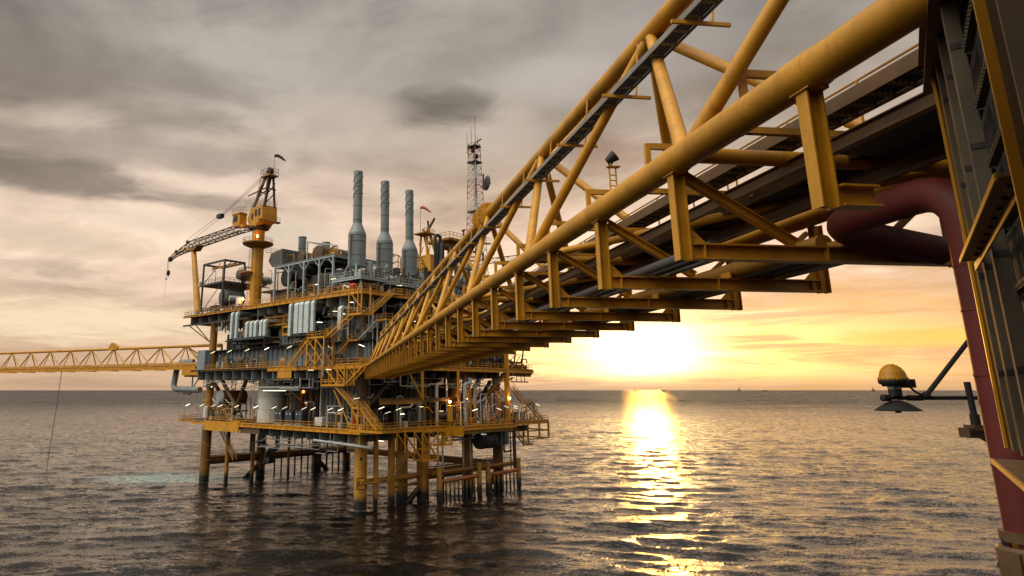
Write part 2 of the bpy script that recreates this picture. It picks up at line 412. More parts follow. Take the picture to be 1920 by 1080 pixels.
# ------------------------------------------------------------------ the sea
def seamat():
    m = bpy.data.materials.new('sea_water'); m.use_nodes = True
    t = NT(m.node_tree); b = t.n['Principled BSDF']
    geo = t.node('ShaderNodeNewGeometry'); pos = geo.outputs['Position']
    def mp(sx, sy, rot=0.0):
        n = t.node('ShaderNodeMapping'); t.l.new(pos, n.inputs[0])
        n.inputs['Scale'].default_value = (sx, sy, 1); n.inputs['Rotation'].default_value = (0, 0, rot)
        return n.outputs[0]
    def slope(vec, detail, rough, dist, kx, ky):
        n = t.node('ShaderNodeTexNoise'); t.l.new(vec, n.inputs['Vector'])
        n.inputs['Scale'].default_value = 1.0; n.inputs['Detail'].default_value = detail; n.inputs['Roughness'].default_value = rough; n.inputs['Distortion'].default_value = dist
        o = t.node('ShaderNodeVectorMath', operation='SUBTRACT'); t.l.new(n.outputs['Color'], o.inputs[0]); o.inputs[1].default_value = (.5, .5, .5)
        o2 = t.node('ShaderNodeVectorMath', operation='MULTIPLY'); t.l.new(o.outputs[0], o2.inputs[0]); o2.inputs[1].default_value = (kx, ky, 0)
        return o2.outputs[0]
    def vadd(a, b, op='ADD'):
        n = t.node('ShaderNodeVectorMath', operation=op); t.l.new(a, n.inputs[0])
        if op == 'SCALE': t.put(n.inputs['Scale'], b)
        elif b is not None: t.l.new(b, n.inputs[1])
        return n.outputs[0]
    sl = vadd(slope(mp(0.34, 0.80, R(5)), 4, 0.62, 0.5, 1.2, 2.1), slope(mp(1.7, 3.4, R(-8)), 4, 0.62, 0.4, 1.45, 2.2))
    # calmer and rougher patches on the water
    patch = t.noise(mp(0.010, 0.022, R(4)), 1.0, 4, 0.55, 0.8)
    sl = vadd(sl, t.m('ADD', 0.30, t.m('MULTIPLY', t.ss(patch, 0.34, 0.66), 0.58)), 'SCALE')
    # far out only the wave faces turned to the platform side stand clear of the crests before them
    rad = t.node('ShaderNodeVectorMath', operation='LENGTH'); t.l.new(pos, rad.inputs[0])
    sl = vadd(sl, t.m('ADD', 0.58, t.m('MULTIPLY', t.ss(rad.outputs['Value'], 80.0, 260.0), 0.5)), 'SCALE')
    sl = vadd(sl, slope(mp(4.6, 8.5, R(14)), 3, 0.6, 0.3, 0.75, 1.0))
    tilt = t.m('MULTIPLY', t.ss(rad.outputs['Value'], 60.0, 1500.0), -0.31)
    sl = vadd(sl, t.xyz(0.0, tilt, 0.0))
    t.l.new(vadd(vadd(sl, geo.outputs['Normal']), None, 'NORMALIZE'), b.inputs['Normal'])
    b.inputs['Roughness'].default_value = 0.07
    b.inputs['IOR'].default_value = 1.33
    # pale turquoise churn drifting from the outfall by the far left leg
    sep = t.node('ShaderNodeSeparateXYZ'); t.l.new(pos, sep.inputs[0])
    da = t.m('DIVIDE', t.m('ADD', sep.outputs[0], 62.0), 23.0)
    db = t.m('DIVIDE', t.m('SUBTRACT', sep.outputs[1], 181.0), 13.0)
    r2 = t.m('ADD', t.m('MULTIPLY', da, da), t.m('MULTIPLY', db, db))
    w = t.noise(mp(0.12, 0.2), 1.0, 6, 0.65, 0.8)
    w2 = t.noise(mp(0.7, 1.4), 1.0, 5, 0.65, 0.4)
    f = t.m('MULTIPLY', t.m('SUBTRACT', 1.0, t.ss(t.m('ADD', r2, t.m('MULTIPLY', t.m('SUBTRACT', w, 0.5), 1.6)), 0.15, 1.0)), t.ss(w2, 0.40, 0.58))
    c = t.mix(t.m('MULTIPLY', f, 0.95), (0.0045, 0.0042, 0.0042), (0.30, 0.42, 0.40))
    # thin wash round the nearer legs
    for lx, ly in ((-9.5, 134.0), (2.9, 146.2), (13.0, 157.4), (-50.7, 173.4), (-39.1, 185.1)):
        d = t.node('ShaderNodeVectorMath', operation='DISTANCE'); t.l.new(pos, d.inputs[0]); d.inputs[1].default_value = (lx, ly, 0)
        q = t.m('MULTIPLY', t.m('SUBTRACT', 1.0, t.ss(t.m('ADD', d.outputs['Value'], t.m('MULTIPLY', w, 2.0)), 2.1, 3.9)), t.ss(w2, 0.42, 0.6))
        c = t.mix(t.m('MULTIPLY', q, 0.55), c, (0.42, 0.42, 0.40))
    t.l.new(c, b.inputs['Base Color'])
    t.l.new(t.m('ADD', 0.07, t.m('MULTIPLY', f, 0.4)), b.inputs['Roughness'])
    return m

def build_sea():
    rng = np.random.default_rng(5)
    th = np.concatenate([np.arange(-180, -42, 3.0), np.arange(-42, 52, 0.16), np.arange(52, 180, 3.0)])
    th = np.radians(th)
    rr = np.concatenate([[2, 20, 40], 1.0 / np.linspace(1 / 58.0, 1 / 2500.0, 640), np.geomspace(2700, 45000, 26)])
    TH, RR = np.meshgrid(th, rr)
    X = RR * np.sin(TH); Y = RR * np.cos(TH); Z = np.zeros_like(X)
    fade = np.clip((900 - RR) / 700, 0, 1) * np.clip((RR - 20) / 30, 0, 1)
    for i in range(46):
        lam = 2.2 * (9.0 ** rng.random()); k = 2 * math.pi / lam
        a = math.radians(90 + rng.normal(0, 26)); amp = 0.0048 * lam ** 0.86
        Z += amp * np.sin(k * (X * math.cos(a) + Y * math.sin(a)) + rng.random() * 6.283) * np.clip((90 * lam - RR) / (60 * lam), 0, 1)
    Z *= fade
    n1, n0 = X.shape
    vs = np.stack([X, Y, Z], -1).reshape(-1, 3)
    idx = np.arange(n1 * n0).reshape(n1, n0)
    nx = np.roll(idx, -1, axis=1)
    q = np.stack([idx[:-1], idx[1:], nx[1:], nx[:-1]], -1).reshape(-1, 4)
    me = bpy.data.meshes.new('sea')
    me.vertices.add(len(vs)); me.vertices.foreach_set('co', vs.astype(np.float32).ravel())
    me.loops.add(q.size); me.loops.foreach_set('vertex_index', q.astype(np.int32)[:, ::-1].ravel())
    me.polygons.add(len(q)); me.polygons.foreach_set('loop_start', np.arange(0, q.size, 4, dtype=np.int32))
    me.polygons.foreach_set('use_smooth', np.ones(len(q), dtype=bool))
    me.update(calc_edges=True); me.validate()
    me.materials.append(seamat())
    o = bpy.data.objects.new('sea', me); COL.objects.link(o); o['kind'] = 'structure'
build_sea()

# ------------------------------------------------------------------ the platform (x in from the left face, y along it, z up)
ZL, ZM, ZU = 14.6, 26.9, 41.3
LAMPS_OUT = []
def stairs(th, a, b, w, rails=True, m=YEL, step=0.28, steps_m=None):
    """one flight from a up to b, w = width vector; parts of the staircase thing"""
    a, b, w = V(a), V(b), V(w)
    fl = MB()
    for e in (0, 1): fl.beam(a + w * e, b + w * e, 0.07, 0.30)
    o = th.part('stringer', fl, m)
    n = max(3, int((b.z - a.z) / step)); tr = MB()
    d = V((b.x - a.x, b.y - a.y, 0)).normalized()
    for i in range(1, n):
        p = a.lerp(b, i / n); tr.prism([p - d * .12, p + w - d * .12, p + w + d * .12, p + d * .12], (0, 0, .05))
    th.part('tread', tr, steps_m or OCH)
    if rails:
        for e in (0, 1):
            r = MB(); k = max(2, int((b - a).length / 1.6))
            for i in range(k + 1):
                p = a.lerp(b, i / k) + w * e; r.tube(p, p + V((0, 0, 1.05)), .045, n=5, caps=False)
            for z in (.55, 1.05): r.tube(a + w * e + V((0, 0, z)), b + w * e + V((0, 0, z)), .045, n=5, caps=False)
            th.part('handrail', r, m)
def landing(th, x0, x1, y0, y1, z, sides='', m=YEL):
    th.part('landing', MB().box(x0, x1, y0, y1, z - .22, z), m)
    r = MB(); seg = {'l': ((x0, y0), (x0, y1)), 'r': ((x1, y0), (x1, y1)), 'f': ((x0, y0), (x1, y0)), 'b': ((x0, y1), (x1, y1))}
    for s in sides:
        (ax, ay), (bx, by) = seg[s]; r.rail([(ax, ay, z), (bx, by, z)], 1.1, 1.3, .045)
    if sides: th.part('landing_rail', r, m)

def build_structure():
    p = T('offshore_platform', 'large yellow and grey offshore platform standing on tubular legs in the sea', 'oil platform', (20, 28, 0))
    o = p.o
    rowA, rowL = (0, 17.4, 32.2, 43.6), (0, 16.2, 34.6, 46)
    legs = [(x, 0) for x in rowA] + [(x, 57) for x in rowL]
    for i, (x, y) in enumerate(legs):
        r = 1.22 if (x, y) != (17.4, 0) else 1.3
        g = p.part('leg', MB().tube((x, y, -4), (x, y, ZL - 1.2), r, n=24), LEG if y == 0 and x < 40 else LEGSH)
        tr = MB()
        for z in (8.6, 5.2): tr.tube((x - .5, y - r - .15, z), (x + .5, y - r - .15, z), .12, n=6)
        for z in (9.2, 3.4): tr.lathe((x, y, z), [(r, -.06), (r + .03, -.05), (r + .03, .05), (r, .06)], 24)
        p.part('weld_band', tr, LEG, g)
        if x > 30 or y > 30: p.part('column', MB().tube((x, y, ZL), (x, y, ZU - 1.0), 0.95, n=18), OCH)
        else: p.part('column', MB().tube((x + (1.5 if y < 9 else 0), y + (1.5 if y < 9 else 0), ZL), (x + (1.5 if y < 9 else 0), y + (1.5 if y < 9 else 0), ZU - 1), 0.9, n=18), BRN)
    for y, xa, xb in ((57, 0, 46), (0, 17.4, 43.6)): p.part('brace', MB().tube((xa, y, 5), (xb, y, 5), 0.95, n=18), LEGSH)
    p.part('brace', MB().tube((43.6, 0, 5), (46, 57, 5), 0.85, n=16), LEG)
    p.part('brace', MB().tube((17.4, 0, 4.8), (32.2, 0, 4.8), 1.0, n=16), LEG)
    for a, b in (((16.2, 57, 3.5), (8, 57, -3)), ((34.6, 57, 3.5), (42, 57, -3)), ((17.4, 0, 3), (10, 1.5, -3)), ((43.6, 0, 3.5), (37, 1, -3))):
        p.part('brace', MB().tube(a, b, 0.62, n=14), LEGSH)
    p.part('walkway', MB().box(-1, 46, 57.6, 58.9, 5.95, 6.05), GRT)
    p.part('guard_rail', MB().rail([(1.5, 57.2, 6.05), (45, 57.2, 6.05)], 1.0, 2.4, .045), OCH)
    p.part('walkway', MB().box(19, 43, 1.2, 2.3, 5.9, 6.0), GRT)
    p.part('guard_rail', MB().rail([(19, 1.2, 6.0), (43, 1.2, 6.0)], 1.0, 2.2, .045), OCH)
    # diagonal columns braces between the lower and the mid deck
    for a, b in (((0, 57, 25), (7, 57, 16)), ((0, 53, 25.5), (0.5, 44, 17)), ((1, 42, 25), (1, 47.5, 15.2)), ((44, 2, 24), (36, 2, 16)), ((32, 2, 16), (40, 2, 25)), ((46, 57, 25), (38, 57, 16)), ((10, 1.5, 24.5), (2, 1.5, 18))):
        p.part('diagonal_brace', MB().tube(a, b, 0.5, n=12), BRN)
    # decks: plate, edge girders, cross girders seen as fins under the edge
    dk = lambda *a: p.part('deck', MB().box(*a), GRT)
    dk(-3, 47, -3, 60, ZL - .25, ZL - .02); dk(21.3, 40, -8, -3, ZL - .25, ZL - .02); dk(-2.0, 14, 60, 68, ZL - .27, ZL - .04); dk(40, 60, -4, 4, ZL - .35, ZL - .08)
    dk(-3, 46, -3, 62, ZM - .25, ZM - .02); dk(44, 55.5, -3, 8, ZM - .35, ZM - .08)
    dk(-3, 40, -3, 38, ZU - .25, ZU - .02); dk(-3, 16, 38, 68, ZU - 0.5, ZU - .27)
    eg = lambda m, *a: p.part('edge_girder', MB().beam(*a), m)
    def edge(a, b, h, m=YEL, z=None):
        a, b = V(a), V(b); d = (b - a).normalized(); g = MB()
        g.ib(a - V((0, 0, h / 2)), b - V((0, 0, h / 2)), .35, h, .06)
        n = int((b - a).length / 2.2); r = d.cross(V((0, 0, 1)))
        for i in range(1, n): q = a.lerp(b, i / n) - V((0, 0, h / 2)); g.beam(q - V((0, 0, h / 2 - .08)), q + V((0, 0, h / 2 - .08)), .32, .05, tuple(d))
        p.part('edge_girder', g, m)
    edge((-3, 38, ZL), (-3, -3, ZL), 0.75); edge((-3, -3, ZL), (21.3, -3, ZL), 0.8); edge((21.3, -8, ZL), (40, -8, ZL), 0.8); edge((40, -4, ZL), (60, -4, ZL), 0.75)
    edge((-3, 60, ZL), (-3, 53.5, ZL), .7); edge((-2, 68, ZL), (-2, 60, ZL), .5)
    p.part('edge_girder', MB().box(-3.2, -2.9, 38, 53.5, ZL - 2.0, ZL + .1), YEL)
    p.part('edge_girder', MB().box(-2.6, -2.4, 30.5, 38, ZL - 2.1, ZL - .75), COLM)
    p.part('edge_girder', MB().box(21.0, 21.3, -8, -3, ZL - 1.9, ZL + .02), YEL)
    p.part('edge_girder', MB().box(21.3, 40, -7.8, -7.5, ZL - 1.5, ZL - .8), OCH)
    edge((-3, 62, ZM), (-3, 28, ZM), .45, BRN); edge((-3, 28, ZM), (-3, -3, ZM), 0.9); edge((-3, -3, ZM), (46, -3, ZM), 0.9); edge((46, -3, ZM), (55.5, -3, ZM), .9)
    edge((-3, 38, ZU), (-3, -3, ZU), 0.85); edge((-3, -3, ZU), (40, -3, ZU), 0.9); edge((-3, 68, ZU - .25), (-3, 38, ZU - .25), 0.5)
    p.part('edge_girder', MB().box(-3.1, -2.95, 19, 24, ZM - 2.5, ZM - .92), YEL)
    for k in range(15):
        y = 58.5 - k * 4.05
        p.part('cross_girder', MB().box(-2.9, 8, y, y + .08, ZM - 2.45, ZM - .3).box(-2.9, 8, y - .2, y + .28, ZM - 2.5, ZM - 2.42), LGR)
    for k in range(8):
        y = 31.0 - k * 4.3
        p.part('cross_girder', MB().box(-2.5, 7, y, y + .08, ZL - 2.4, ZL - .3).box(-2.5, 7, y - .18, y + .26, ZL - 2.45, ZL - 2.37), LGR)
    for k in range(6):
        y = 65 - k * 4.6
        p.part('cross_girder', MB().box(-2.4, 8, y, y + .08, ZU - 2.6, ZU - .55), LGR)
    for k in range(9):
        y = 33.5 - k * 4.2
        p.part('cross_girder', MB().box(-2.7, 6, y, y + .08, ZU - 2.5, ZU - .3), LGR)
    for k in range(10):
        x = 0.5 + k * 4.5
        for z in (ZM, ZL): p.part('cross_girder', MB().box(x, x + .08, -2.6, 6, z - 2.2, z - .3), MID)
    # longitudinal girders give the decks depth
    for x in (6, 16, 28, 40):
        for z in (ZL, ZM): p.part('deck_girder', MB().ib((x, -2, z - 1.3), (x, 60, z - 1.3), .5, 2.0, .06), MID)
    p.part('edge_girder', MB().ib((-2.9, 68, ZU - 2.8), (-2.9, 37, ZU - 2.8), .3, .4, .05), MID)
    for y in (66, 62.5): p.part('knee_brace', MB().tube((-2.5, y, ZU - 2.6), (-.2, 58, ZU - 7.5), .16, n=8), OCH)
    # yellow frames hanging below the mid deck on the right face, under the bridge
    for x in (13.7, 25.3): p.part('hanger_post', MB().beam((x, -3.4, ZM - .9), (x, -3.4, ZM - 7.0), .42, .42), YEL)
    p.part('hanger_brace', MB().beam((9.3, -3.4, ZM - .9), (13.6, -3.4, ZM - 6.6), .25, .25), YEL)
    p.part('hanger_beam', MB().ib((1.5, -3.4, ZM - 7.1), (13.9, -3.4, ZM - 7.1), .5, 1.1, .05), OCH)
    p.part('hanger_beam', MB().ib((13.9, -2.9, ZM - 6.9), (25.5, -2.9, ZM - 6.9), .4, .8, .05), BRN)
    # conductors and caissons by the front leg
    cz = [(3.0, -1.0, .5, LEG), (7.8, -.4, .72, LEG), (11.3, .9, .68, LEG), (13.4, 1.4, .66, LEG), (16.0, -1.6, .52, LEG)]
    for x, y, r, m in cz: p.part('conductor', MB().tube((x, y, -3), (x, y, ZL - .8), r, n=16).lathe((x, y, 3.1), [(r, -.1), (r + .12, -.1), (r + .12, .1), (r, .1)], 16), m)
    for x, y in ((20.5, -1.5), (22.0, -1.5), (28.3, -2), (31, -1.8)): p.part('riser', MB().tube((x, y, 1.0), (x, y, ZL - .8), .22, n=10), WHT)
    for x, y in ((20.5, -1.5), (22.0, -1.5), (28.3, -2), (31, -1.8)): p.part('riser_sleeve', MB().tube((x, y, -3), (x, y, 4.2), .3, n=10), DRK)
    for x in np.linspace(21, 44, 17): p.part('riser', MB().tube((float(x), 57.5 - (x * 7 % 3), -3), (float(x), 57.5 - (x * 7 % 3), 5 if int(x) % 4 else ZL), .22, n=8), BRN)
    for x, y in ((3, 52), (9, 50), (20, 50), (26, 30), (30, 20)): p.part('riser', MB().tube((x, y, -3), (x, y, ZL), .5 if x < 10 else .35, n=12), LEG)
    # horizontal guide frames tying the conductors at the front
    p.part('guide_frame', MB().tube((0, 0, 4.9), (17, 0, 4.9), .55, n=12).tube((-.4, -1.6, 4.9), (4, -2.0, 4.9), .14, n=8).tube((4, -2, 4.9), (4, 0, 4.9), .14, n=8), LEG)
    p.part('guide_frame', MB().tube((8, 0.6, 3.2), (17, 0.6, 3.2), .25, n=10), LEG)
    p.part('caged_ladder', MB().ladder((1.9, -1.3, -1), (1.9, -1.3, 6), (.5, 0, 0)).ladder((3.2, -1.6, -1), (3.2, -1.6, 5), (.5, 0, 0)), OCH)
    p.part('caged_ladder', MB().ladder((-1.5, 57.8, -1), (-1.5, 57.8, 9), (0, .5, 0)), OCH)
    # leg identification boards
    p.part('sign_board', MB().box(-.62, .62, -1.30, -1.26, 2.05, 2.06), BLK)
    # boat landing fenders on the right face
    for xa, xb, nx in ((18.0, 31.2, 10), (34.3, 46, 8)):
        f = T('boat_landing', 'rusty orange fender frame standing in the water ' + ('below the middle of the right face' if xa < 20 else 'at the right end'), 'boat landing', (xa, -4, 3.6), FP, 'boat landings on the right face')
        f.part('fender_beam', MB().tube((xa, -4, 3.7), (xb, -4, 3.9), .42, n=14), mat('rusty_orange_paint', (0.36, 0.12, 0.03), 0.6, 0.35, 0.6, streak=0.5))
        for k in range(nx):
            x = xa + .8 + (xb - xa - 1.2) * k / (nx - 1)
            f.part('post', MB().tube((x, -4, -3), (x, -4, 3.6), .2, n=8), LEG)
        for x in (xa, xb): f.part('end_post', MB().tube((x, -4, -3), (x, -4, 6.5), .55, n=12), LEG)
        f.part('top_rail', MB().tube((xa, -3.8, 5.4), (xb, -3.8, 5.4), .12, n=8).rail([(xa, -3, 6.0), (xb, -3, 6.0)], 1, 2, .045), BRN)
        f.part('back_beam', MB().tube((xa, -2.4, 5.2), (xb, -2.4, 5.2), .5, n=12), LEG)
    return p
PLAT = build_structure()

# painted identification letters on the front leg
def letters(text, size, loc_world, rot, m, parent):
    c = bpy.data.curves.new('lettering', 'FONT'); c.body = text; c.size = size; c.extrude = 0.01; c.align_x = 'CENTER'; c.align_y = 'CENTER'
    t = bpy.data.objects.new('lettering', c); COL.objects.link(t)
    bpy.context.view_layer.update()
    me = bpy.data.meshes.new_from_object(t.evaluated_get(bpy.context.evaluated_depsgraph_get()))
    bpy.data.objects.remove(t); me.materials.clear(); me.materials.append(m)
    o = bpy.data.objects.new('lettering', me); COL.objects.link(o)
    o.matrix_world = Matrix.Translation(loc_world) @ rot
    o.parent = None
    return o

def build_leg_sign():
    # the board is tangent to the leg on the side facing the bridge
    d = V((-.62, -.785, 0)).normalized()          # outward, in platform axes
    c = V((0, 0, 0)) + d * 1.27
    t = T('leg_sign', 'framed black letters A A on the front yellow leg near the water', 'sign', (c.x, c.y, 4.9))
    side = V((0, 0, 1)).cross(d)
    W, Hh = .78, .95
    fr = MB()
    for a, b in (((-W, -Hh), (W, -Hh)), ((W, -Hh), (W, Hh)), ((W, Hh), (-W, Hh)), ((-W, Hh), (-W, -Hh))):
        fr.beam(c + side * a[0] + V((0, 0, 4.9 + a[1])) + d * .02, c + side * b[0] + V((0, 0, 4.9 + b[1])) + d * .02, .09, .09)
    t.part('frame', fr, BLK)
    t.part('board', MB().prism([c + side * -W + V((0, 0, 4.9 - Hh)), c + side * W + V((0, 0, 4.9 - Hh)), c + side * W + V((0, 0, 4.9 + Hh)), c + side * -W + V((0, 0, 4.9 + Hh))], -d * .05), YEL)
    def glyph(m, u, s):       # an A from strokes
        P = lambda x, z: c + side * (u + x * s) + V((0, 0, 4.9 + z * s)) + d * .03
        for a, b in (((-.5, -.95), (0, .95)), ((.5, -.95), (0, .95)), ((-.3, -.3), (.3, -.3))): m.beam(P(*a), P(*b), .05, .16, tuple(d))
    lm = MB(); glyph(lm, -.36, .55); glyph(lm, .36, .55)
    t.part('lettering', lm, BLK)
    s2 = T('leg_plate', 'small dark number plate higher up on the front yellow leg', 'plate', (c.x, c.y, 9.4))
    c2 = c + side * -.1
    s2.part('plate', MB().prism([c2 + side * -.22 + V((0, 0, 9.1)), c2 + side * .22 + V((0, 0, 9.1)), c2 + side * .22 + V((0, 0, 9.6)), c2 + side * -.22 + V((0, 0, 9.6))], d * .04), DRK)
    s2.part('rim', MB().beam(c2 + side * -.26 + V((0, 0, 9.07)), c2 + side * .26 + V((0, 0, 9.07)), .05, .05), BLK)
build_leg_sign()

# ------------------------------------------------------------------ module walls and decks equipment
def build_modules():
    w = T('equipment_module', 'long blue-grey corrugated equipment module on the middle deck', 'module', (1, 25, ZM))
    w.part('wall', MB().corr((1.2, -1.0), (1.2, 56), ZM, 31.5, 1.9, .28), BGR)
    w.part('wall', MB().corr((2.2, -2), (2.2, 31.5), 31.8, 36.6, 1.5, .28), BGR)
    w.part('wall', MB().corr((1.6, 33.5), (1.6, 48.5), 31.8, 36.2, 1.6, .28), BGR)
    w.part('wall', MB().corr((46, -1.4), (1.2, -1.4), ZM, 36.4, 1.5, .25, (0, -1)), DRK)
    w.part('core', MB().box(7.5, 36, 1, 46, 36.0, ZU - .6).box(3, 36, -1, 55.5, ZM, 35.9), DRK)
    w.part('ledge', MB().box(-.6, 3.0, -2.5, 56.2, 31.5, 31.72), DRK)
    w.part('ledge', MB().box(-1.2, 3.5, 24, 34, 36.2, 36.45), OCH)
    for y, z0, z1 in ((33, 31.7, ZU - 1), (24.5, 31.7, 37), (48.8, 31.7, 40)): w.part('post', MB().beam((.9, y, z0), (.9, y, z1), .4, .4), BRN)
    w.part('parapet', MB().box(-1.4, -1.1, 26, 41.5, 32.3, 32.75), BRN)
    w.part('panel', MB().corr((.8, 22.2), (.8, 29.2), 32.0, 36.4, 1.4, .3), BGR)
    # doors and small signs on the wall
    for y, c in ((49.5, DRK), (42.2, DRK), (27.8, OCH)):
        dd = w.part('door', MB().box(.78, .95, y - 1.0, y + 1.0, ZM, ZM + 2.6), c)
        w.part('door_window', MB().box(.74, .78, y - .62, y - .15, ZM + 1.5, ZM + 2.1).box(.74, .78, y + .15, y + .62, ZM + 1.5, ZM + 2.1), WHT, dd)
    w.part('safety_sign', MB().box(.74, .80, 23.2, 23.9, ZM + 2.3, ZM + 3.2), GRN)
    w.part('end_cabin', MB().box(-2.5, 2.5, 56.3, 60.0, ZM, 31.8), BGR)
    g = T('equipment_gallery', 'open gallery of pale tanks and yellow frames above the corrugated walls', 'gallery', (1, 28, 36.5))
    for y in (33.5, 29.5, 26, 21.8): g.part('post', MB().beam((-.5, y, 36.45), (-.5, y, ZU - .9), .3, .3), YEL)
    g.part('cross_beam', MB().ib((-.5, 34, 38.4), (-.5, 20, 38.2), .25, .35, .04), YEL)
    g.part('guard_rail', MB().rail([(-1.0, 34, 36.45), (-1.0, 24, 36.45)], 1.1, 1.8, .045), YEL)
    g.part('pipe', MB().path(bend([(0, 34.5, 40.2), (0, 12, 40.0), (-.6, 12, 37.5)], .6), .18, 8), SIL)
    g.part('pipe', MB().path(bend([(-.3, 33.5, 36.0), (-.8, 24, 36.0), (-.8, 24, 33.5)], .5), .2, 8), MID)
    for i, (y, z, r, l, m) in enumerate(((31.2, 38.2, 1.0, 2.4, LGR), (26.6, 38.6, 1.25, 2.2, WHT))):
        k = T('storage_tank', ('pale grey upright tank at the left of the gallery' if i == 0 else 'white square-shouldered tank at the right of the gallery'), 'tank', (1.5, y, z - l / 2))
        k.part('shell', MB().drum((1.5, y, z), (0, 0, 1), r, l, 18, .25), m)
        k.part('skirt', MB().box(.4, 2.6, y - r, y + r, 36.45, 36.9), YEL)
        k.part('band', MB().lathe((1.5, y, z + .4), [(r, -.06), (r + .05, -.06), (r + .05, .06), (r, .06)], 18), SIL)
    h = T('control_cabin', 'small yellow cabin with a dark opening on the gallery ledge', 'cabin', (-.3, 24.2, 33.8))
    h.part('shell', MB().box(-1.0, .6, 23.2, 23.5, 33.8, 36.1).box(-1.0, .6, 25.7, 26.0, 33.8, 36.1).box(-1, .6, 23.5, 25.7, 35.5, 36.1).box(-1, .6, 23.5, 25.7, 33.8, 34.3), YEL)
    h.part('window', MB().box(-.5, -.4, 23.5, 25.7, 34.3, 35.5), BLK)
    # white cladded vertical ducts
    def duct(y, z0, z1, w, lab, x=-3.3):
        t = T('air_duct', lab, 'duct', (x, y, z0), FP, 'white vertical air ducts on the left face')
        m = MB(); n = 10
        pts = [(x, z0), (x, z1 - .5), (x + .15, z1 - .12), (x + .5, z1), (x + 3.4, z1)]
        d = .55
        prof = [(x - d / 2, z0), (x - d / 2, z1 - .35), (x - .05, z1), (x + .4, z1 + d / 2), (4.0, z1 + d / 2), (4.0, z1 - d / 2), (x + .6, z1 - d / 2), (x + d / 2, z1 - .8), (x + d / 2, z0)]
        m.prism([(q[0], y - w / 2, q[1]) for q in prof], (0, w, 0))
        t.part('casing', m, DUC)
        r = MB(); z = z0 + .3
        while z < z1 - .6:
            r.box(x - d / 2 - .025, x + d / 2 + .025, y - w / 2 - .025, y + w / 2 + .025, z, z + .05); z += .42
        t.part('seam', r, LGR)
        t.part('mouth', MB().box(x - d / 2 + .06, x + d / 2 - .06, y - w / 2 + .06, y + w / 2 - .06, z0 - .06, z0), BLK)
    for i, (y, w) in enumerate(((43.2, .85), (41.1, .85))): duct(y, 33.9, 40.1, w, ('left' if i == 0 else 'right') + ' one of the pair of tall white ducts at the far left of the face')
    for i, y in enumerate((36.6, 34.7, 33.0, 30.8, 29.3)): duct(y, 33.9, 37.4, .95, nth(i, 'of the five short white ducts') if i else 'leftmost of the five short white ducts')
    for i, (y, w, z0) in enumerate(((19.8, .8, 33.3), (17.6, 1.35, 33.7), (15.9, 1.25, 33.7), (14.0, 1.5, 33.7), (12.0, .9, 33.9))):
        duct(y, z0, 40.2, w, (nth(i, 'of the five tall white ducts') if i else 'leftmost of the five tall white ducts') + ' left of the stairs')
    duct(3.2, 33.5, 38.2, 1.0, 'single white duct hanging behind the upper yellow stairs')
    for y0, y1, z in ((45.2, 28.6, 33.6), (20.5, 11.2, 33.4)):
        single('duct_shelf', 'dark steel shelf carrying the lower ends of the ' + ('short' if y0 > 40 else 'five tall') + ' white ducts', 'shelf', MB().box(-3.8, 1.6, y1, y0, z - .35, z - .1).box(-3.8, 1.6, y1, y1 + .2, z - .9, z - .35), DRK, (0, y0, z))
build_modules()

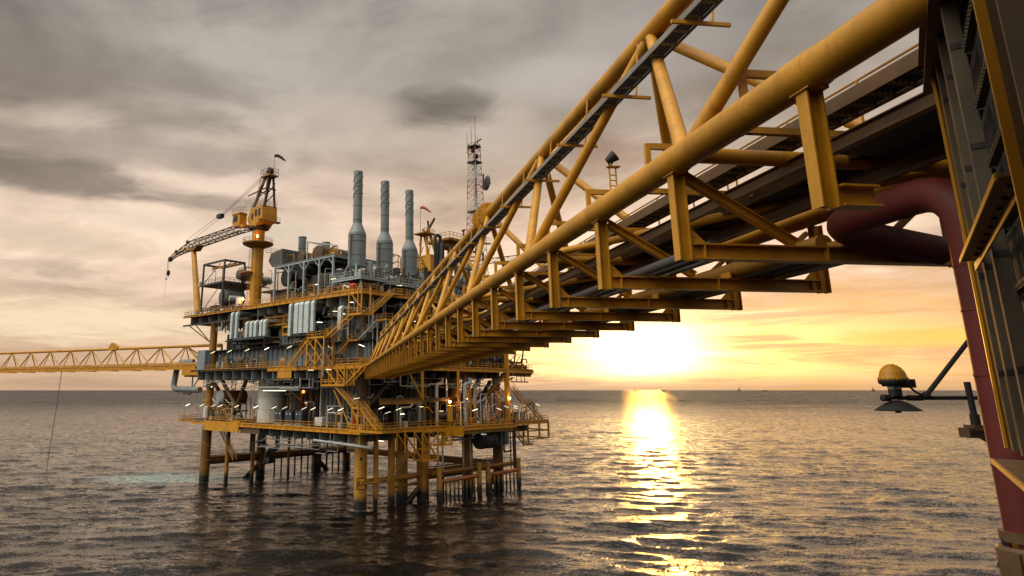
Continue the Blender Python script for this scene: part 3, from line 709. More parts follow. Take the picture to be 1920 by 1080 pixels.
def build_lower_deck():
    t = T('storage_tank', 'big pale upright storage tank on the lower deck behind the left railing', 'tank', (5, 36, ZL))
    t.part('shell', MB().tube((5, 37.2, ZL), (5, 37.2, 23.8), 3.3, n=32), WHT)
    b = MB()
    for z in (17.5, 20.5, 23.2): b.lathe((5, 37.2, z), [(3.3, -.05), (3.34, -.04), (3.34, .04), (3.3, .05)], 32)
    t.part('band', b, LGR)
    t.part('manhole', MB().lathe((1.9, 38.4, 18.2), [(0, -.3), (.55, -.3), (.55, .2), (0, .2)], 16, (-1, .4, 0)), SIL)
    v = T('pressure_vessel', 'horizontal vessel with pale dished end and body coloured with orange lamp glow at the lower deck left', 'vessel', (3, 52, 19))
    v.part('shell', MB().tube((.2, 52.3, 20.2), (7, 52.3, 20.2), 1.75, n=28, caps=False), mat('vessel_orange_glow', (.30, .10, .03), .6, .3, streak=.4))  # orange lamp glow is put into the shell colour
    v.part('end_cap', MB().lathe((.2, 52.3, 20.2), [(1.78, .1), (1.78, 0), (1.5, -.32), (.9, -.5), (0, -.56)], 28, (1, 0, 0)), LGR)
    v.part('saddle', MB().box(1.5, 2.0, 51, 53.6, 16.5, 18.8).box(5, 5.5, 51, 53.6, 16.5, 18.8), BRN)
    for i, y in enumerate((28.2, 24.4, 20.8)):
        c = T('control_cabinet', ['leftmost', 'middle', 'rightmost'][i] + ' of three navy cabinets behind the lower deck railing', 'cabinet', (1.8, y, ZL), FP, 'navy cabinets on the lower deck')
        c.part('body', MB().box(.6, 2.6, y - 1.3, y + 1.3, ZL + .1, ZL + 3.0), NAV)
        d = c.part('door', MB().box(.54, .6, y - 1.2, y - .04, ZL + .3, ZL + 2.9).box(.54, .6, y + .04, y + 1.2, ZL + .3, ZL + 2.9), NAV)
        for e in (-.6, .6): c.part('gauge', MB().lathe((.54, y + e, ZL + 2.3), [(0, .03), (.2, .03), (.2, 0)], 12, (-1, 0, 0)), WHT, d)
        c.part('plinth', MB().box(.4, 2.8, y - 1.4, y + 1.4, ZL, ZL + .1), WHT)
    w = T('partition_wall', 'pale corrugated partition standing behind the lower deck stairs', 'wall', (4, 10, ZL))
    w.part('panel', MB().corr((3.5, 1.5), (3.5, 16.5), ZL, 24.0, 1.3, .2), MID)
    w.part('frame', MB().beam((3.2, 16.6, ZL), (3.2, 16.6, 24), .3, .3).beam((3.2, 1.5, 23.9), (3.2, 16.6, 23.9), .3, .3), WHT)
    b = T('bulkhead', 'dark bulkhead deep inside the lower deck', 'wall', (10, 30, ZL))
    b.part('panel', MB().corr((11, 3), (11, 50), ZL, 24.4, 1.5, .2), DRK)  # near-black colour stands in for the darkness inside the deck
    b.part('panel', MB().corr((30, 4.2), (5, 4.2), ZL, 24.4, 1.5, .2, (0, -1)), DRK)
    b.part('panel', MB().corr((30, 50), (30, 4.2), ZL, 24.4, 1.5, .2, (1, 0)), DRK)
    s = T('flare_burner', 'glowing orange heater pipes between the pale tank and the cabinets', 'heater', (4, 22, ZL))
    s.part('housing', MB().box(5.0, 9, 19.5, 29.5, ZL, 23.5), BLK)
    for y, z0, z1, r in ((25.2, 18.2, 22.0, .35), (21.7, 17.8, 22.4, .22), (19.9, 18, 21, .16)): s.part('hot_pipe', MB().tube((4.6, y, z0), (4.6, y, z1), r, n=10), ORG)
    s.part('burner_glow', MB().ball((4.2, 24.1, 21.6), .35, 10).ball((4.3, 23.0, 19.3), .25, 8), glowmat('burner_glow', (1.0, 0.28, 0.04), 3.0))
    r = T('tool_rack', 'white frame rack of grey bottles behind the lower deck railing', 'rack', (.5, 8, ZL))
    fr = MB()
    for y in (6.0, 10.4):
        for x in (0, 1.6): fr.beam((x, y, ZL), (x, y, ZL + 4.2), .16, .16)
    for z in (2.9, 4.2): fr.beam((0, 6, ZL + z), (0, 10.4, ZL + z), .16, .2).beam((1.6, 6, ZL + z), (1.6, 10.4, ZL + z), .16, .2)
    r.part('frame', fr, WHT)
    for k in range(6): r.part('bottle', MB().drum((.8, 6.6 + k * .64, ZL + 1.4), (0, 0, 1), .25, 2.2, 10), MID)
    r.part('roof', MB().box(-.2, 1.8, 5.8, 10.6, ZL + 4.2, ZL + 4.3), LGR)
    p = T('pallet_box', 'pale wooden crate beside the white bottle rack', 'crate', (.5, 13, ZL))
    p.part('box', MB().box(-.2, 1.6, 11.8, 14.2, ZL + .2, ZL + 1.9), WHT); p.part('skid', MB().box(-.2, 1.6, 12, 12.2, ZL, ZL + .2).box(-.2, 1.6, 13.8, 14, ZL, ZL + .2), BRN)
    # pumps and vessels along both faces
    def pump(x, y, lab, m=OCH, s=1.0):
        t = T('pump_skid', lab, 'pump', (x, y, ZL), FP, 'pump skids on the lower deck')
        t.part('skid', MB().box(x - .8 * s, x + .8 * s, y - 1.5 * s, y + 1.5 * s, ZL, ZL + .3), YEL)
        t.part('motor', MB().drum((x, y + .6 * s, ZL + 1.0 * s), (0, 1, 0), .5 * s, 1.2 * s, 14, .2), m)
        t.part('casing', MB().lathe((x, y - .7 * s, ZL + .9 * s), [(0, -.3), (.6 * s, -.3), (.6 * s, .3), (0, .3)], 14, (0, 1, 0)), MID)
        t.part('pipe', MB().path(bend([(x, y - .7 * s, ZL + 1.2 * s), (x, y - .7 * s, ZL + 2.6 * s), (x + 1.8, y - .7 * s, ZL + 2.6 * s)], .4), .2 * s, 8), m)
    for i, (x, y, m, lab) in enumerate(((.2, 56.5, OCH, 'yellow pump with grey casing at the far left end of the lower deck'), (.2, 47.2, OCH, 'yellow pump below the pale dished vessel end'), (-.2, 42.6, MID, 'grey pump beside the pale storage tank'),
                               (29, -4.5, ORG, 'orange pump behind the railing near the right end of the lower deck'), (25, -1, MID, 'grey pump left of the orange one on the right face'), (36.6, -4.5, ORG, 'second orange pump, close to the right end column'))):
        pump(x, y, lab, m, 1.0)
    d = T('drum', 'red drum standing under the lower stairs', 'drum', (.2, 2.0, ZL))
    d.part('shell', MB().tube((-.3, 1.6, ZL), (-.3, 1.6, ZL + 2.0), .75, n=18), REDB); d.part('hoop', MB().lathe((-.3, 1.6, ZL + 1), [(.75, -.06), (.8, -.05), (.8, .05), (.75, .06)], 18), REDB)
    q = T('process_vessel', 'long grey horizontal vessel behind the railing in the middle of the right face', 'vessel', (23, 0, ZL))
    q.part('shell', MB().drum((24.6, .2, ZL + 1.9), (1, 0, 0), .8, 6.2, 18, .4), MID)
    for fx in (21.6, 27.6): q.part('flange', MB().lathe((fx, .2, ZL + 1.9), [(.8, -.1), (1.0, -.1), (1.0, .1), (.8, .1)], 18, (1, 0, 0)), WHT)
    q.part('saddle', MB().box(22.4, 22.8, -.6, 1, ZL, ZL + 1.3).box(26.4, 26.8, -.6, 1, ZL, ZL + 1.3), OCH)
    c = T('column_vessel', 'tall ochre column vessel lit by an orange lamp on the right face', 'vessel', (29.5, 1, ZL))
    c.part('shell', MB().tube((29.6, 1.6, ZL + 2.5), (29.6, 1.6, 25), 1.35, n=22), OCH); c.part('skirt', MB().tube((29.6, 1.6, ZL), (29.6, 1.6, ZL + 2.5), 1.2, n=22), YEL)
    for x, y, r, l in ((20.6, -1.2, .35, 'tall white pipe beside the hanging yellow beam'), (26.2, -4.5, .42, 'tall grey pipe left of the ochre column vessel'), (34.0, -1.0, .4, 'grey goose-neck pipe right of the ochre column vessel')):
        t = T('standpipe', l, 'pipe', (x, y, ZL))
        t.part('pipe', MB().path(bend([(x, y, ZL), (x, y, 23.3), (x + 1.8, y, 23.3), (x + 1.8, y, 24.6)], .7), r, 12), LGR if r > .35 else WHT)
        t.part('flange', MB().lathe((x, y, ZL + .5), [(r, -.08), (r + .18, -.08), (r + .18, .08), (r, .08)], 12), MID)
    # machinery in the dark bay of the right face
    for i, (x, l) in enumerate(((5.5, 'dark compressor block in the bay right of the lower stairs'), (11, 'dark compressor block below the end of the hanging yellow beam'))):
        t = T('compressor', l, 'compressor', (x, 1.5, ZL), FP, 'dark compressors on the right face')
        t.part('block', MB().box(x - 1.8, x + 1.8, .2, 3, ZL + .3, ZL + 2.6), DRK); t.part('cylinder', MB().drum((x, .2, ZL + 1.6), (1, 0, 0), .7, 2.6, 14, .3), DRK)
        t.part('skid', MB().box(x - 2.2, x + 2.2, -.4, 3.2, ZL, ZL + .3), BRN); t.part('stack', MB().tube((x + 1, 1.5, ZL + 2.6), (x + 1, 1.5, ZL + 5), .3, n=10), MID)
    # hanging tanks below the lower deck on the right
    h = T('slop_tank', 'dark ribbed horizontal tank slung under the lower deck at right', 'tank', (34, -3, 10))
    h.part('shell', MB().drum((35.6, -2.5, 10.8), (1, 0, 0), 1.7, 5.0, 22, .3), MID); h.part('strap', MB().lathe((34, -2.5, 10.8), [(1.7, -.1), (1.78, -.1), (1.78, .1), (1.7, .1)], 22, (1, 0, 0)).lathe((37, -2.5, 10.8), [(1.7, -.1), (1.78, -.1), (1.78, .1), (1.7, .1)], 22, (1, 0, 0)), DRK)
    h.part('hanger', MB().beam((34, -2.5, 12.2), (34, -2.5, 14.2), .2, .2), DRK); h.part('hanger', MB().beam((37, -2.5, 12.2), (37, -2.5, 14.2), .2, .2), DRK)
    e = T('pump_caisson', 'grey boxy skid hanging below the lower deck near the right end leg', 'skid', (42, -3, 9))
    e.part('body', MB().box(40.4, 43.5, -3.4, -1, 9.8, 12.8), MID); e.part('fin', MB().box(40.3, 40.4, -3.6, -.8, 9.6, 13).box(41.4, 41.5, -3.6, -.8, 9.6, 13).box(42.5, 42.6, -3.6, -.8, 9.6, 13), LGR); e.part('hanger', MB().beam((41, -2, 12.8), (41, -2, 14.2), .2, .2), DRK); e.part('hanger', MB().beam((43, -2, 12.8), (43, -2, 14.2), .2, .2), DRK)
    for i, (y0, y1, x, z, l) in enumerate(((8, -13.5, -3.4, 11.6, 'white'),)):
        t = T('discharge_pipe', 'pale straight pipe slung below the lower deck beside the front leg', 'pipe', (x, 0, z))
        t.part('pipe', MB().tube((-2.8, 11, 12.2), (-2.6, -6.0, 11.6), .28, n=12), LGR); t.part('hanger', MB().beam((-2.7, 6, 12), (-2.7, 6, 14), .12, .12), SIL); t.part('hanger', MB().beam((-2.6, -2.4, 11.8), (-2.6, -2.4, 14), .12, .12), SIL)
build_lower_deck()

# ------------------------------------------------------------------ stairs and railings
def build_stairs():
    t = T('staircase', 'yellow zigzag staircase climbing from the middle deck to the top deck', 'stairs', (-4.5, 6, ZM))
    stairs(t, (-5.2, 17.4, ZM), (-5.2, 10.8, 32.2), (1.3, 0, 0)); landing(t, -5.6, -2.9, 5.2, 10.8, 32.3, 'lb')
    stairs(t, (-5.2, 5.2, 32.3), (-5.2, -1.6, 36.0), (1.3, 0, 0)); landing(t, -5.6, -2.9, -5.6, -1.6, 36.1, 'lf')
    stairs(t, (-2.9, -5.4, 36.1), (3.2, -5.4, 40.6), (0, 1.3, 0)); landing(t, 3.2, 5.4, -5.6, -3.2, 40.7, 'f')
    m = MB()
    for x in (-5.5, -3.2):
        for y in (10.7, 8.0, 5.3): m.beam((x, y, ZM - .2), (x, y, 32.1), .3, .3)
        for a, b in ((10.7, 8.0), (8.0, 5.3)):
            m.beam((x, a, 32), (x, b, 29.5), .18, .18).beam((x, a, 29.5), (x, b, ZM), .18, .18).beam((x, b, 29.5), (x, a, ZM), .18, .18)
    t.part('tower_frame', m, YEL)
    m = MB()
    for y in (-1.8, -5.4): m.beam((-5.4, y, 36), (-5.4, y, ZU), .22, .22); m.beam((-3.1, y, 36), (-3.1, y, ZU), .22, .22)
    m.beam((-5.4, -5.4, 40.6), (-3, -2.5, 37.5), .14, .14).beam((-5.4, -1.8, 40.6), (-5.4, -5.4, 37.2), .14, .14)
    t.part('hanger_frame', m, YEL)
    t.part('drain_pipe', MB().tube((-5.7, 5.1, 24.5), (-5.7, 5.1, 32), .12, n=8), SIL)
    d = T('staircase', 'yellow staircase from the middle deck down to the lower deck before the dark bay', 'stairs', (-4.5, 0, ZL))
    stairs(d, (-5.2, -.8, 22.9), (-5.2, -6.4, ZM - .1), (1.3, 0, 0)); landing(d, -5.6, -2.9, -1.2, 5.9, 22.9, 'lb')
    m = MB()
    for x in (-5.5, -3.0):
        for y in (5.8, 1.0, -1.0): m.beam((x, y, 22.8), (x, y, ZM), .22, .22)
        m.beam((x, 5.8, ZM), (x, 1.0, 22.9), .2, .2).beam((x, 1, ZM - .3), (x, -1, 24.6), .16, .16).beam((x, 3.6, 22.9), (x, 3.6, ZM), .14, .14)
    d.part('hanger_frame', m, YEL)
    stairs(d, (-5.2, -3.4, 18.8), (-5.2, 2.2, 22.7), (1.3, 0, 0)); landing(d, -5.6, -2.9, -5.2, -3.4, 18.8, 'lf')
    stairs(d, (-5.2, -9.6, 15.0), (-5.2, -5.2, 18.7), (1.3, 0, 0))
    m = MB()
    for x in (-5.5, -3.2):
        for y in (-3.5, -5.1): m.beam((x, y, ZL), (x, y, 18.7), .22, .22)
        m.beam((x, -3.5, 18.5), (x, -5.1, 16.6), .14, .14).beam((x, -5.1, 16.6), (x, -3.5, ZL), .14, .14).beam((x, 2, 22), (x, -3.5, ZL), .16, .16)
    d.part('tower_frame', m, YEL)
    landing(d, -6.0, -2.9, -12.0, -2.9, 14.75, 'lf')
    s = T('staircase', 'thin grey-railed staircase against the corrugated wall behind the main stairs', 'stairs', (0, 0, ZM))
    stairs(s, (-.6, 10.0, ZM), (-.6, 3.6, 31.6), (1, 0, 0), m=YEL); landing(s, -.8, 1.0, .8, 3.6, 31.7, 'lf')
    stairs(s, (-.6, .8, 31.7), (-.6, -4.6, 35.2), (1, 0, 0), m=LGR); landing(s, -.8, 1.0, -7.4, -4.6, 35.2, 'lf')
    s.part('post', MB().beam((-.6, -7.2, ZM), (-.6, -7.2, 35), .2, .2).beam((-.6, -4.8, ZM), (-.6, -4.8, 35), .2, .2), LGR)
    r = T('staircase', 'dark staircase descending past the right end of the platform to the lower deck', 'stairs', (50, -3, ZL))
    stairs(r, (50.6, -3.6, 18.9), (45.6, -3.6, 22.6), (0, 1.2, 0), m=OCH); landing(r, 50.6, 54, -3.8, -2.2, 18.9, 'rf', OCH)
    stairs(r, (58.0, -3.6, ZL), (52.4, -3.6, 18.8), (0, 1.2, 0), m=OCH)
    r.part('post', MB().beam((50.7, -3.7, ZL), (50.7, -3.7, 18.8), .22, .22).beam((53.9, -3.7, ZL), (53.9, -3.7, 18.8), .22, .22), OCH)
    u = T('staircase', 'small dark staircase hanging below the lower deck at the right end leg', 'stairs', (46, -3, 8))
    stairs(u, (50.5, -3.6, 9.2), (44.6, -3.6, ZL - .5), (0, 1.1, 0), m=OCH); landing(u, 50.5, 53, -3.7, -2.3, 9.2, 'rf', OCH)
    u.part('post', MB().beam((52.8, -2.5, 9), (52.8, -2.5, ZL), .2, .2).beam((50.6, -2.5, 9), (50.6, -2.5, ZL), .2, .2), BRN)
    b = T('staircase', 'slanting access stairs under the lower deck at the far left legs', 'stairs', (3, 50, 6))
    stairs(b, (0, 44.5, 6.0), (0, 51.5, ZL - 2), (1, 0, 0), m=OCH)
build_stairs()

def build_rails():
    def rail(lab, pts, m=YEL, step=1.9): single('guard_rail', lab, 'railing', MB().rail(pts, 1.1, step, .05), m, pts[0])
    rail('yellow railing along the left face of the lower deck', [(-2.8, 53.0, ZL), (-2.8, -2.8, ZL), (20.9, -2.8, ZL), (20.9, -7.8, ZL), (40, -7.8, ZL)])
    rail('yellow railing round the small jutting platform at the far left of the lower deck', [(-1.9, 60, ZL), (-1.9, 67.8, ZL), (13, 67.8, ZL)], OCH, 1.5)
    rail('yellow railing along the left face of the middle deck', [(-2.8, 56, ZM), (-2.8, 18, ZM)])
    rail('yellow railing between the stairs on the middle deck', [(-2.8, 5, ZM), (-2.8, -2.8, ZM), (6, -2.8, ZM)])
    rail('yellow railing on the middle deck right of the bridge end', [(14, -2.8, ZM), (46, -2.8, ZM)], YEL, 1.6)
    rail('yellow railing along the left edge of the top deck', [(-2.8, 37.5, ZU), (-2.8, -2.8, ZU), (2.8, -2.8, ZU)], YEL)
    rail('yellow railing along the right edge of the top deck below the stacks', [(6, -2.8, ZU), (40, -2.8, ZU)], YEL)
    rail('yellow railing round the crane rest deck at the upper left', [(-2.8, 40, ZU - .25), (-2.8, 67.8, ZU - .25), (15, 67.8, ZU - .25)], OCH)
    rail('railing round the right end platform of the lower deck', [(40, -3.9, ZL), (59.8, -3.9, ZL), (59.8, 3.8, ZL)], OCH, 1.5)
    rail('railing round the cluttered jut at the right end of the middle deck', [(46, -2.8, ZM), (55.3, -2.8, ZM), (55.3, 7.8, ZM)], OCH, 1.5)
build_rails()

# ------------------------------------------------------------------ hung access platforms on the right
def build_hung():
    t = T('access_platform', 'yellow braced access cage hung below the lower deck right of the front leg', 'platform', (12, -3.5, 10))
    m = MB(); Y0, Y1 = -5.4, -3.2
    for y in (Y0, Y1):
        for x, z in ((6.5, 10.2), (11.5, 8.3), (16, 10.9), (20.6, 10.9)): m.beam((x, y, z), (x, y, ZL - .7), .2, .2)
        m.beam((6.5, y, ZL - .9), (11.5, y, 8.4), .26, .26).beam((11.5, y, ZL - .9), (16, y, 8.4), .24, .24).beam((16, y, 8.3), (16, y, 11), .2, .2)
        m.beam((11.5, y, 10.4), (16, y, 10.4), .2, .2).beam((16, y, ZL - .9), (20.6, y, 11), .16, .16).beam((16, y, 11), (20.6, y, ZL - .9), .16, .16)
        for a, b, z in ((11.4, 16.1, 8.3), (16, 20.7, 11.0), (11.5, 20.6, ZL - .8)): m.beam((a, y, z), (b, y, z), .22, .3)
    t.part('frame', m, YEL)
    t.part('floor', MB().box(11.4, 16.1, Y0, Y1, 8.2, 8.3).box(16.1, 20.7, Y0, Y1, 10.9, 11), OCH)
    t.part('handrail', MB().rail([(11.5, Y0, 8.4), (16, Y0, 8.4)], 1.0, 1.2, .05).rail([(16, Y0, 11.1), (20.6, Y0, 11.1)], 1.0, 1.2, .05), YEL)
    s = T('staircase', 'ochre stairs slanting from the hung yellow cage down to the conductor guides', 'stairs', (6, -4, 5))
    stairs(s, (3.6, -3.4, 4.9), (10.2, -3.4, 9.6), (0, 1, 0), m=OCH)
    c = T('cage_frame', 'open dark box frame hanging below the right end of the lower deck', 'frame', (56, -3, 11))
    m = MB()
    for x in (50.5, 55.5, 59.6):
        for y in (-4, 3.5): m.beam((x, y, 10.3), (x, y, ZL - .5), .35, .35)
    for z in (10.4, 12.3):
        for y in (-4, 3.5): m.beam((50.5, y, z), (59.6, y, z), .3, .3)
        m.beam((59.6, -4, z), (59.6, 3.5, z), .3, .3)
    c.part('frame', m, OCH)
    c.part('pipe', MB().tube((44, -1, 12.8), (54.5, -1, 12.8), .7, n=14), MID)
    j = T('equipment_pile', 'dark red cluttered valve skid on the jut at the right end of the middle deck', 'skid', (50, 1, ZM))
    j.part('skid', MB().box(46, 55, -2, 6, ZM, ZM + .3), BRN)
    for k in range(9):
        x = 46.6 + k * .95; r = .35 + .2 * random.random()
        j.part('valve', MB().drum((x, -1.4 + random.random(), ZM + .3 + r), (0, 1, 0), r, .9, 12, .3).tube((x, -1, ZM + .5), (x, -1, ZM + 1.2 + random.random() * .8), .09, n=6), REDB if k % 3 else BRN)
    j.part('under_frame', MB().ib((44, -2.5, ZM - 1.3), (55, -2.5, ZM - 1.3), .3, .9).ib((46, -2.6, 23.9), (53.5, -2.6, 23.9), .2, .3).ib((55, -2.8, ZM - 1), (55, 7, ZM - 1), .3, .6), OCH)
    hr = MB()
    for x in (46.5, 48.5, 50.5, 52.0): hr.tube((x, -2.6, 23.9), (x, -2.6, ZM - 1), .09, n=6)
    j.part('hanger', hr, BRN)
    q = T('pipe_bridge_strut', 'pair of leaning dark struts holding a ledge at the right end, middle deck', 'strut', (49, -2, ZM))
    q.part('strut', MB().tube((48.2, -2, ZM), (50.0, -2, 33.4), .2, n=8), BRN); q.part('strut', MB().tube((51.6, -2, ZM), (53.2, -2, 33.4), .2, n=8), BRN)
    q.part('ledge', MB().box(46.8, 55.8, -2.6, 4, 33.4, 33.9), BRN)
    q.part('guard_rail', MB().rail([(46.8, -2.5, 33.9), (55.8, -2.5, 33.9), (55.8, 4, 33.9)], 1.0, 1.6, .05), OCH)
    n = T('end_column', 'yellow braced corner column at the right end of the platform', 'column', (44.5, -2.5, ZL))
    n.part('post', MB().beam((44.3, -2.7, ZL), (44.3, -2.7, 34), .9, .9), YEL)
    n.part('brace', MB().tube((44.3, -2.5, 26.0), (38, 3, 17), .55, n=12).tube((44.3, -2.5, 25.2), (50.5, -2.5, 30), .12, n=8).tube((44.3, -2.6, 24), (50, -2.5, ZM - 1), .25, n=8), OCH)
build_hung()

# ------------------------------------------------------------------ pipe runs under the decks
def build_pipes():
    def rack(lab, face, z, n, L0, L1, seed):
        rnd = random.Random(seed)
        t = T('pipe_rack', lab, 'pipework', (0, L0, z) if face == 'l' else (L0, 0, z))
        P = (lambda s, d, zz: (d, s, zz)) if face == 'l' else (lambda s, d, zz: (s, d, zz))
        for k in range(n):
            s0 = L0 + (L1 - L0) * rnd.random(); d = -2.2 + rnd.random() * 3.2
            zz = z - .3 - rnd.random() * 1.9; r = rnd.choice((.05, .07, .07, .1, .14))
            m = rnd.choice((LGR, LGR, SIL, MID, WHT))
            kind = rnd.random()
            if kind < .45:   # U-shaped hanger
                w = 1.0 + rnd.random() * 1.6; h = .9 + rnd.random() * 1.8
                pts = [P(s0, d, z), P(s0, d, z - h), P(s0 + w, d, z - h), P(s0 + w, d, z)]
                t.part('pipe_hanger', MB().path(pts, max(r, .07), 4), m)
            else:
                Lr = 4 + rnd.random() * 14; s1 = min(s0 + Lr, L1)
                if s1 - s0 < 2.5: s0 = s1 - 3
                pts = [P(s0, d, z), P(s0, d, zz), P((s0 + s1) / 2, d, zz)]
                dz = rnd.choice((-.6, .5, 0)); pts += [P((s0 + s1) / 2 + .5, d, zz + dz), P(s1, d, zz + dz), P(s1, d + rnd.choice((2, -.3)), zz + dz)]
                t.part('pipe', MB().path(bend(pts, .3, 3), r, 8), m)
    rack('tangle of pale pipes hung under the left edge of the middle deck', 'l', ZM - 2.4, 44, 0, 57, 3)
    rack('tangle of pale pipes hung under the right edge of the middle deck', 'r', ZM - 2.0, 46, 2, 45, 4)
    rack('pale pipes hung under the lower deck edge at left', 'l', ZL - 2.3, 16, 0, 34, 5)
    rack('dark and pale pipes under the lower deck edge at right', 'r', ZL - 1.6, 22, 20, 45, 6)
    rack('pale pipes hung under the top deck by the upper stairs', 'l', ZU - 2.2, 20, -1, 24, 9)
    rack('pipework under the right edge of the top deck behind the bridge', 'r', ZU - 1.5, 36, 2, 38, 8)
    d = T('pipe_drop', 'black pipe loop dropping below the lower deck to the walkway at far left', 'pipe', (3, 33, 6))
    d.part('pipe', MB().path(bend([(0, 37.5, ZL - 1), (0, 37.5, 8), (0, 34.5, 8)], .6), .22, 10).path(bend([(2, 30, ZL - 1), (2, 30, 9.2), (2, 33.5, 8.6), (2, 34.5, 5.8)], 1.2), .5, 12), BLK)
    d.part('valve', MB().drum((2, 32.6, 6.6), (1, 0, 0), .7, 1.4, 12), DRK)
    e = T('pipe_drop', 'black pipe loop dropping below the lower deck in front of the slung tank at right', 'pipe', (36, -5, 8))
    e.part('pipe', MB().path(bend([(36.5, -7, ZL - .8), (36.5, -7, 8.6), (42, -5, 8.4)], .5), .22, 10).tube((39.6, -7.6, 5), (39.6, -7.6, ZL + 1), .4, n=10).tube((38.4, -7.4, 5), (38.4, -7.4, ZL - 1), .14, n=8), BLK)
    o = T('pipe_loop', 'fat blue-grey pipe loop below the end of the left bridge', 'pipe', (0, 70, 21))
    o.part('pipe', MB().path(bend([(1.5, 69, 29.3), (-.5, 73.8, 29.2), (-1, 74.4, 22.2), (0, 62, 22.0)], 1.8, 7), .78, 18), STK)
    o.part('support', MB().beam((0, 66.2, 20.9), (0, 66.2, 26.5), .25, .25).beam((0, 70.5, 25.6), (0, 60.5, 25.4), .35, .45).beam((-.8, 66, 21), (-.8, 69, 21), .5, .5).beam((0, 66.2, 22), (0, 62, 26), .2, .2), BRN)
    for k, (x, y0, y1, z, r) in enumerate(((.3, 27, 14.5, 33.05, 0),)): pass
    # wall-hung pipes up the corrugated wall
    w = T('wall_pipes', 'thin pipes climbing the corrugated wall by the stairs', 'pipework', (.5, 0, ZM))
    for y, m in ((10.4, SIL), (5.0, SIL), (-1.0, LGR), (-2.2, WHT)): w.part('pipe', MB().tube((.6, y, ZM), (.6, y, 40), .1, n=8), m)
    v = T('wall_pipes', 'grey pipes and ladders up the dark wall beside the bridge end', 'pipework', (4, -2, ZM))
    for k in range(9): v.part('pipe', MB().tube((2 + k * 1.7, -2.1, ZM), (2 + k * 1.7, -2.1, 34 + (k * 37 % 6)), .09 + .05 * (k % 3), n=8), (SIL, LGR, WHT, OCH)[k % 4])
    for k in range(4): v.part('ladder', MB().ladder((3.4 + k * 5, -2.5, ZM), (3.4 + k * 5, -2.5, 40), (.6, 0, 0), .5, .06), LGR)
    for k in range(5): v.part('tray', MB().box(1, 40, -2.4, -1.7, 29.4 + k * 2.3, 29.5 + k * 2.3), MID)
build_pipes()

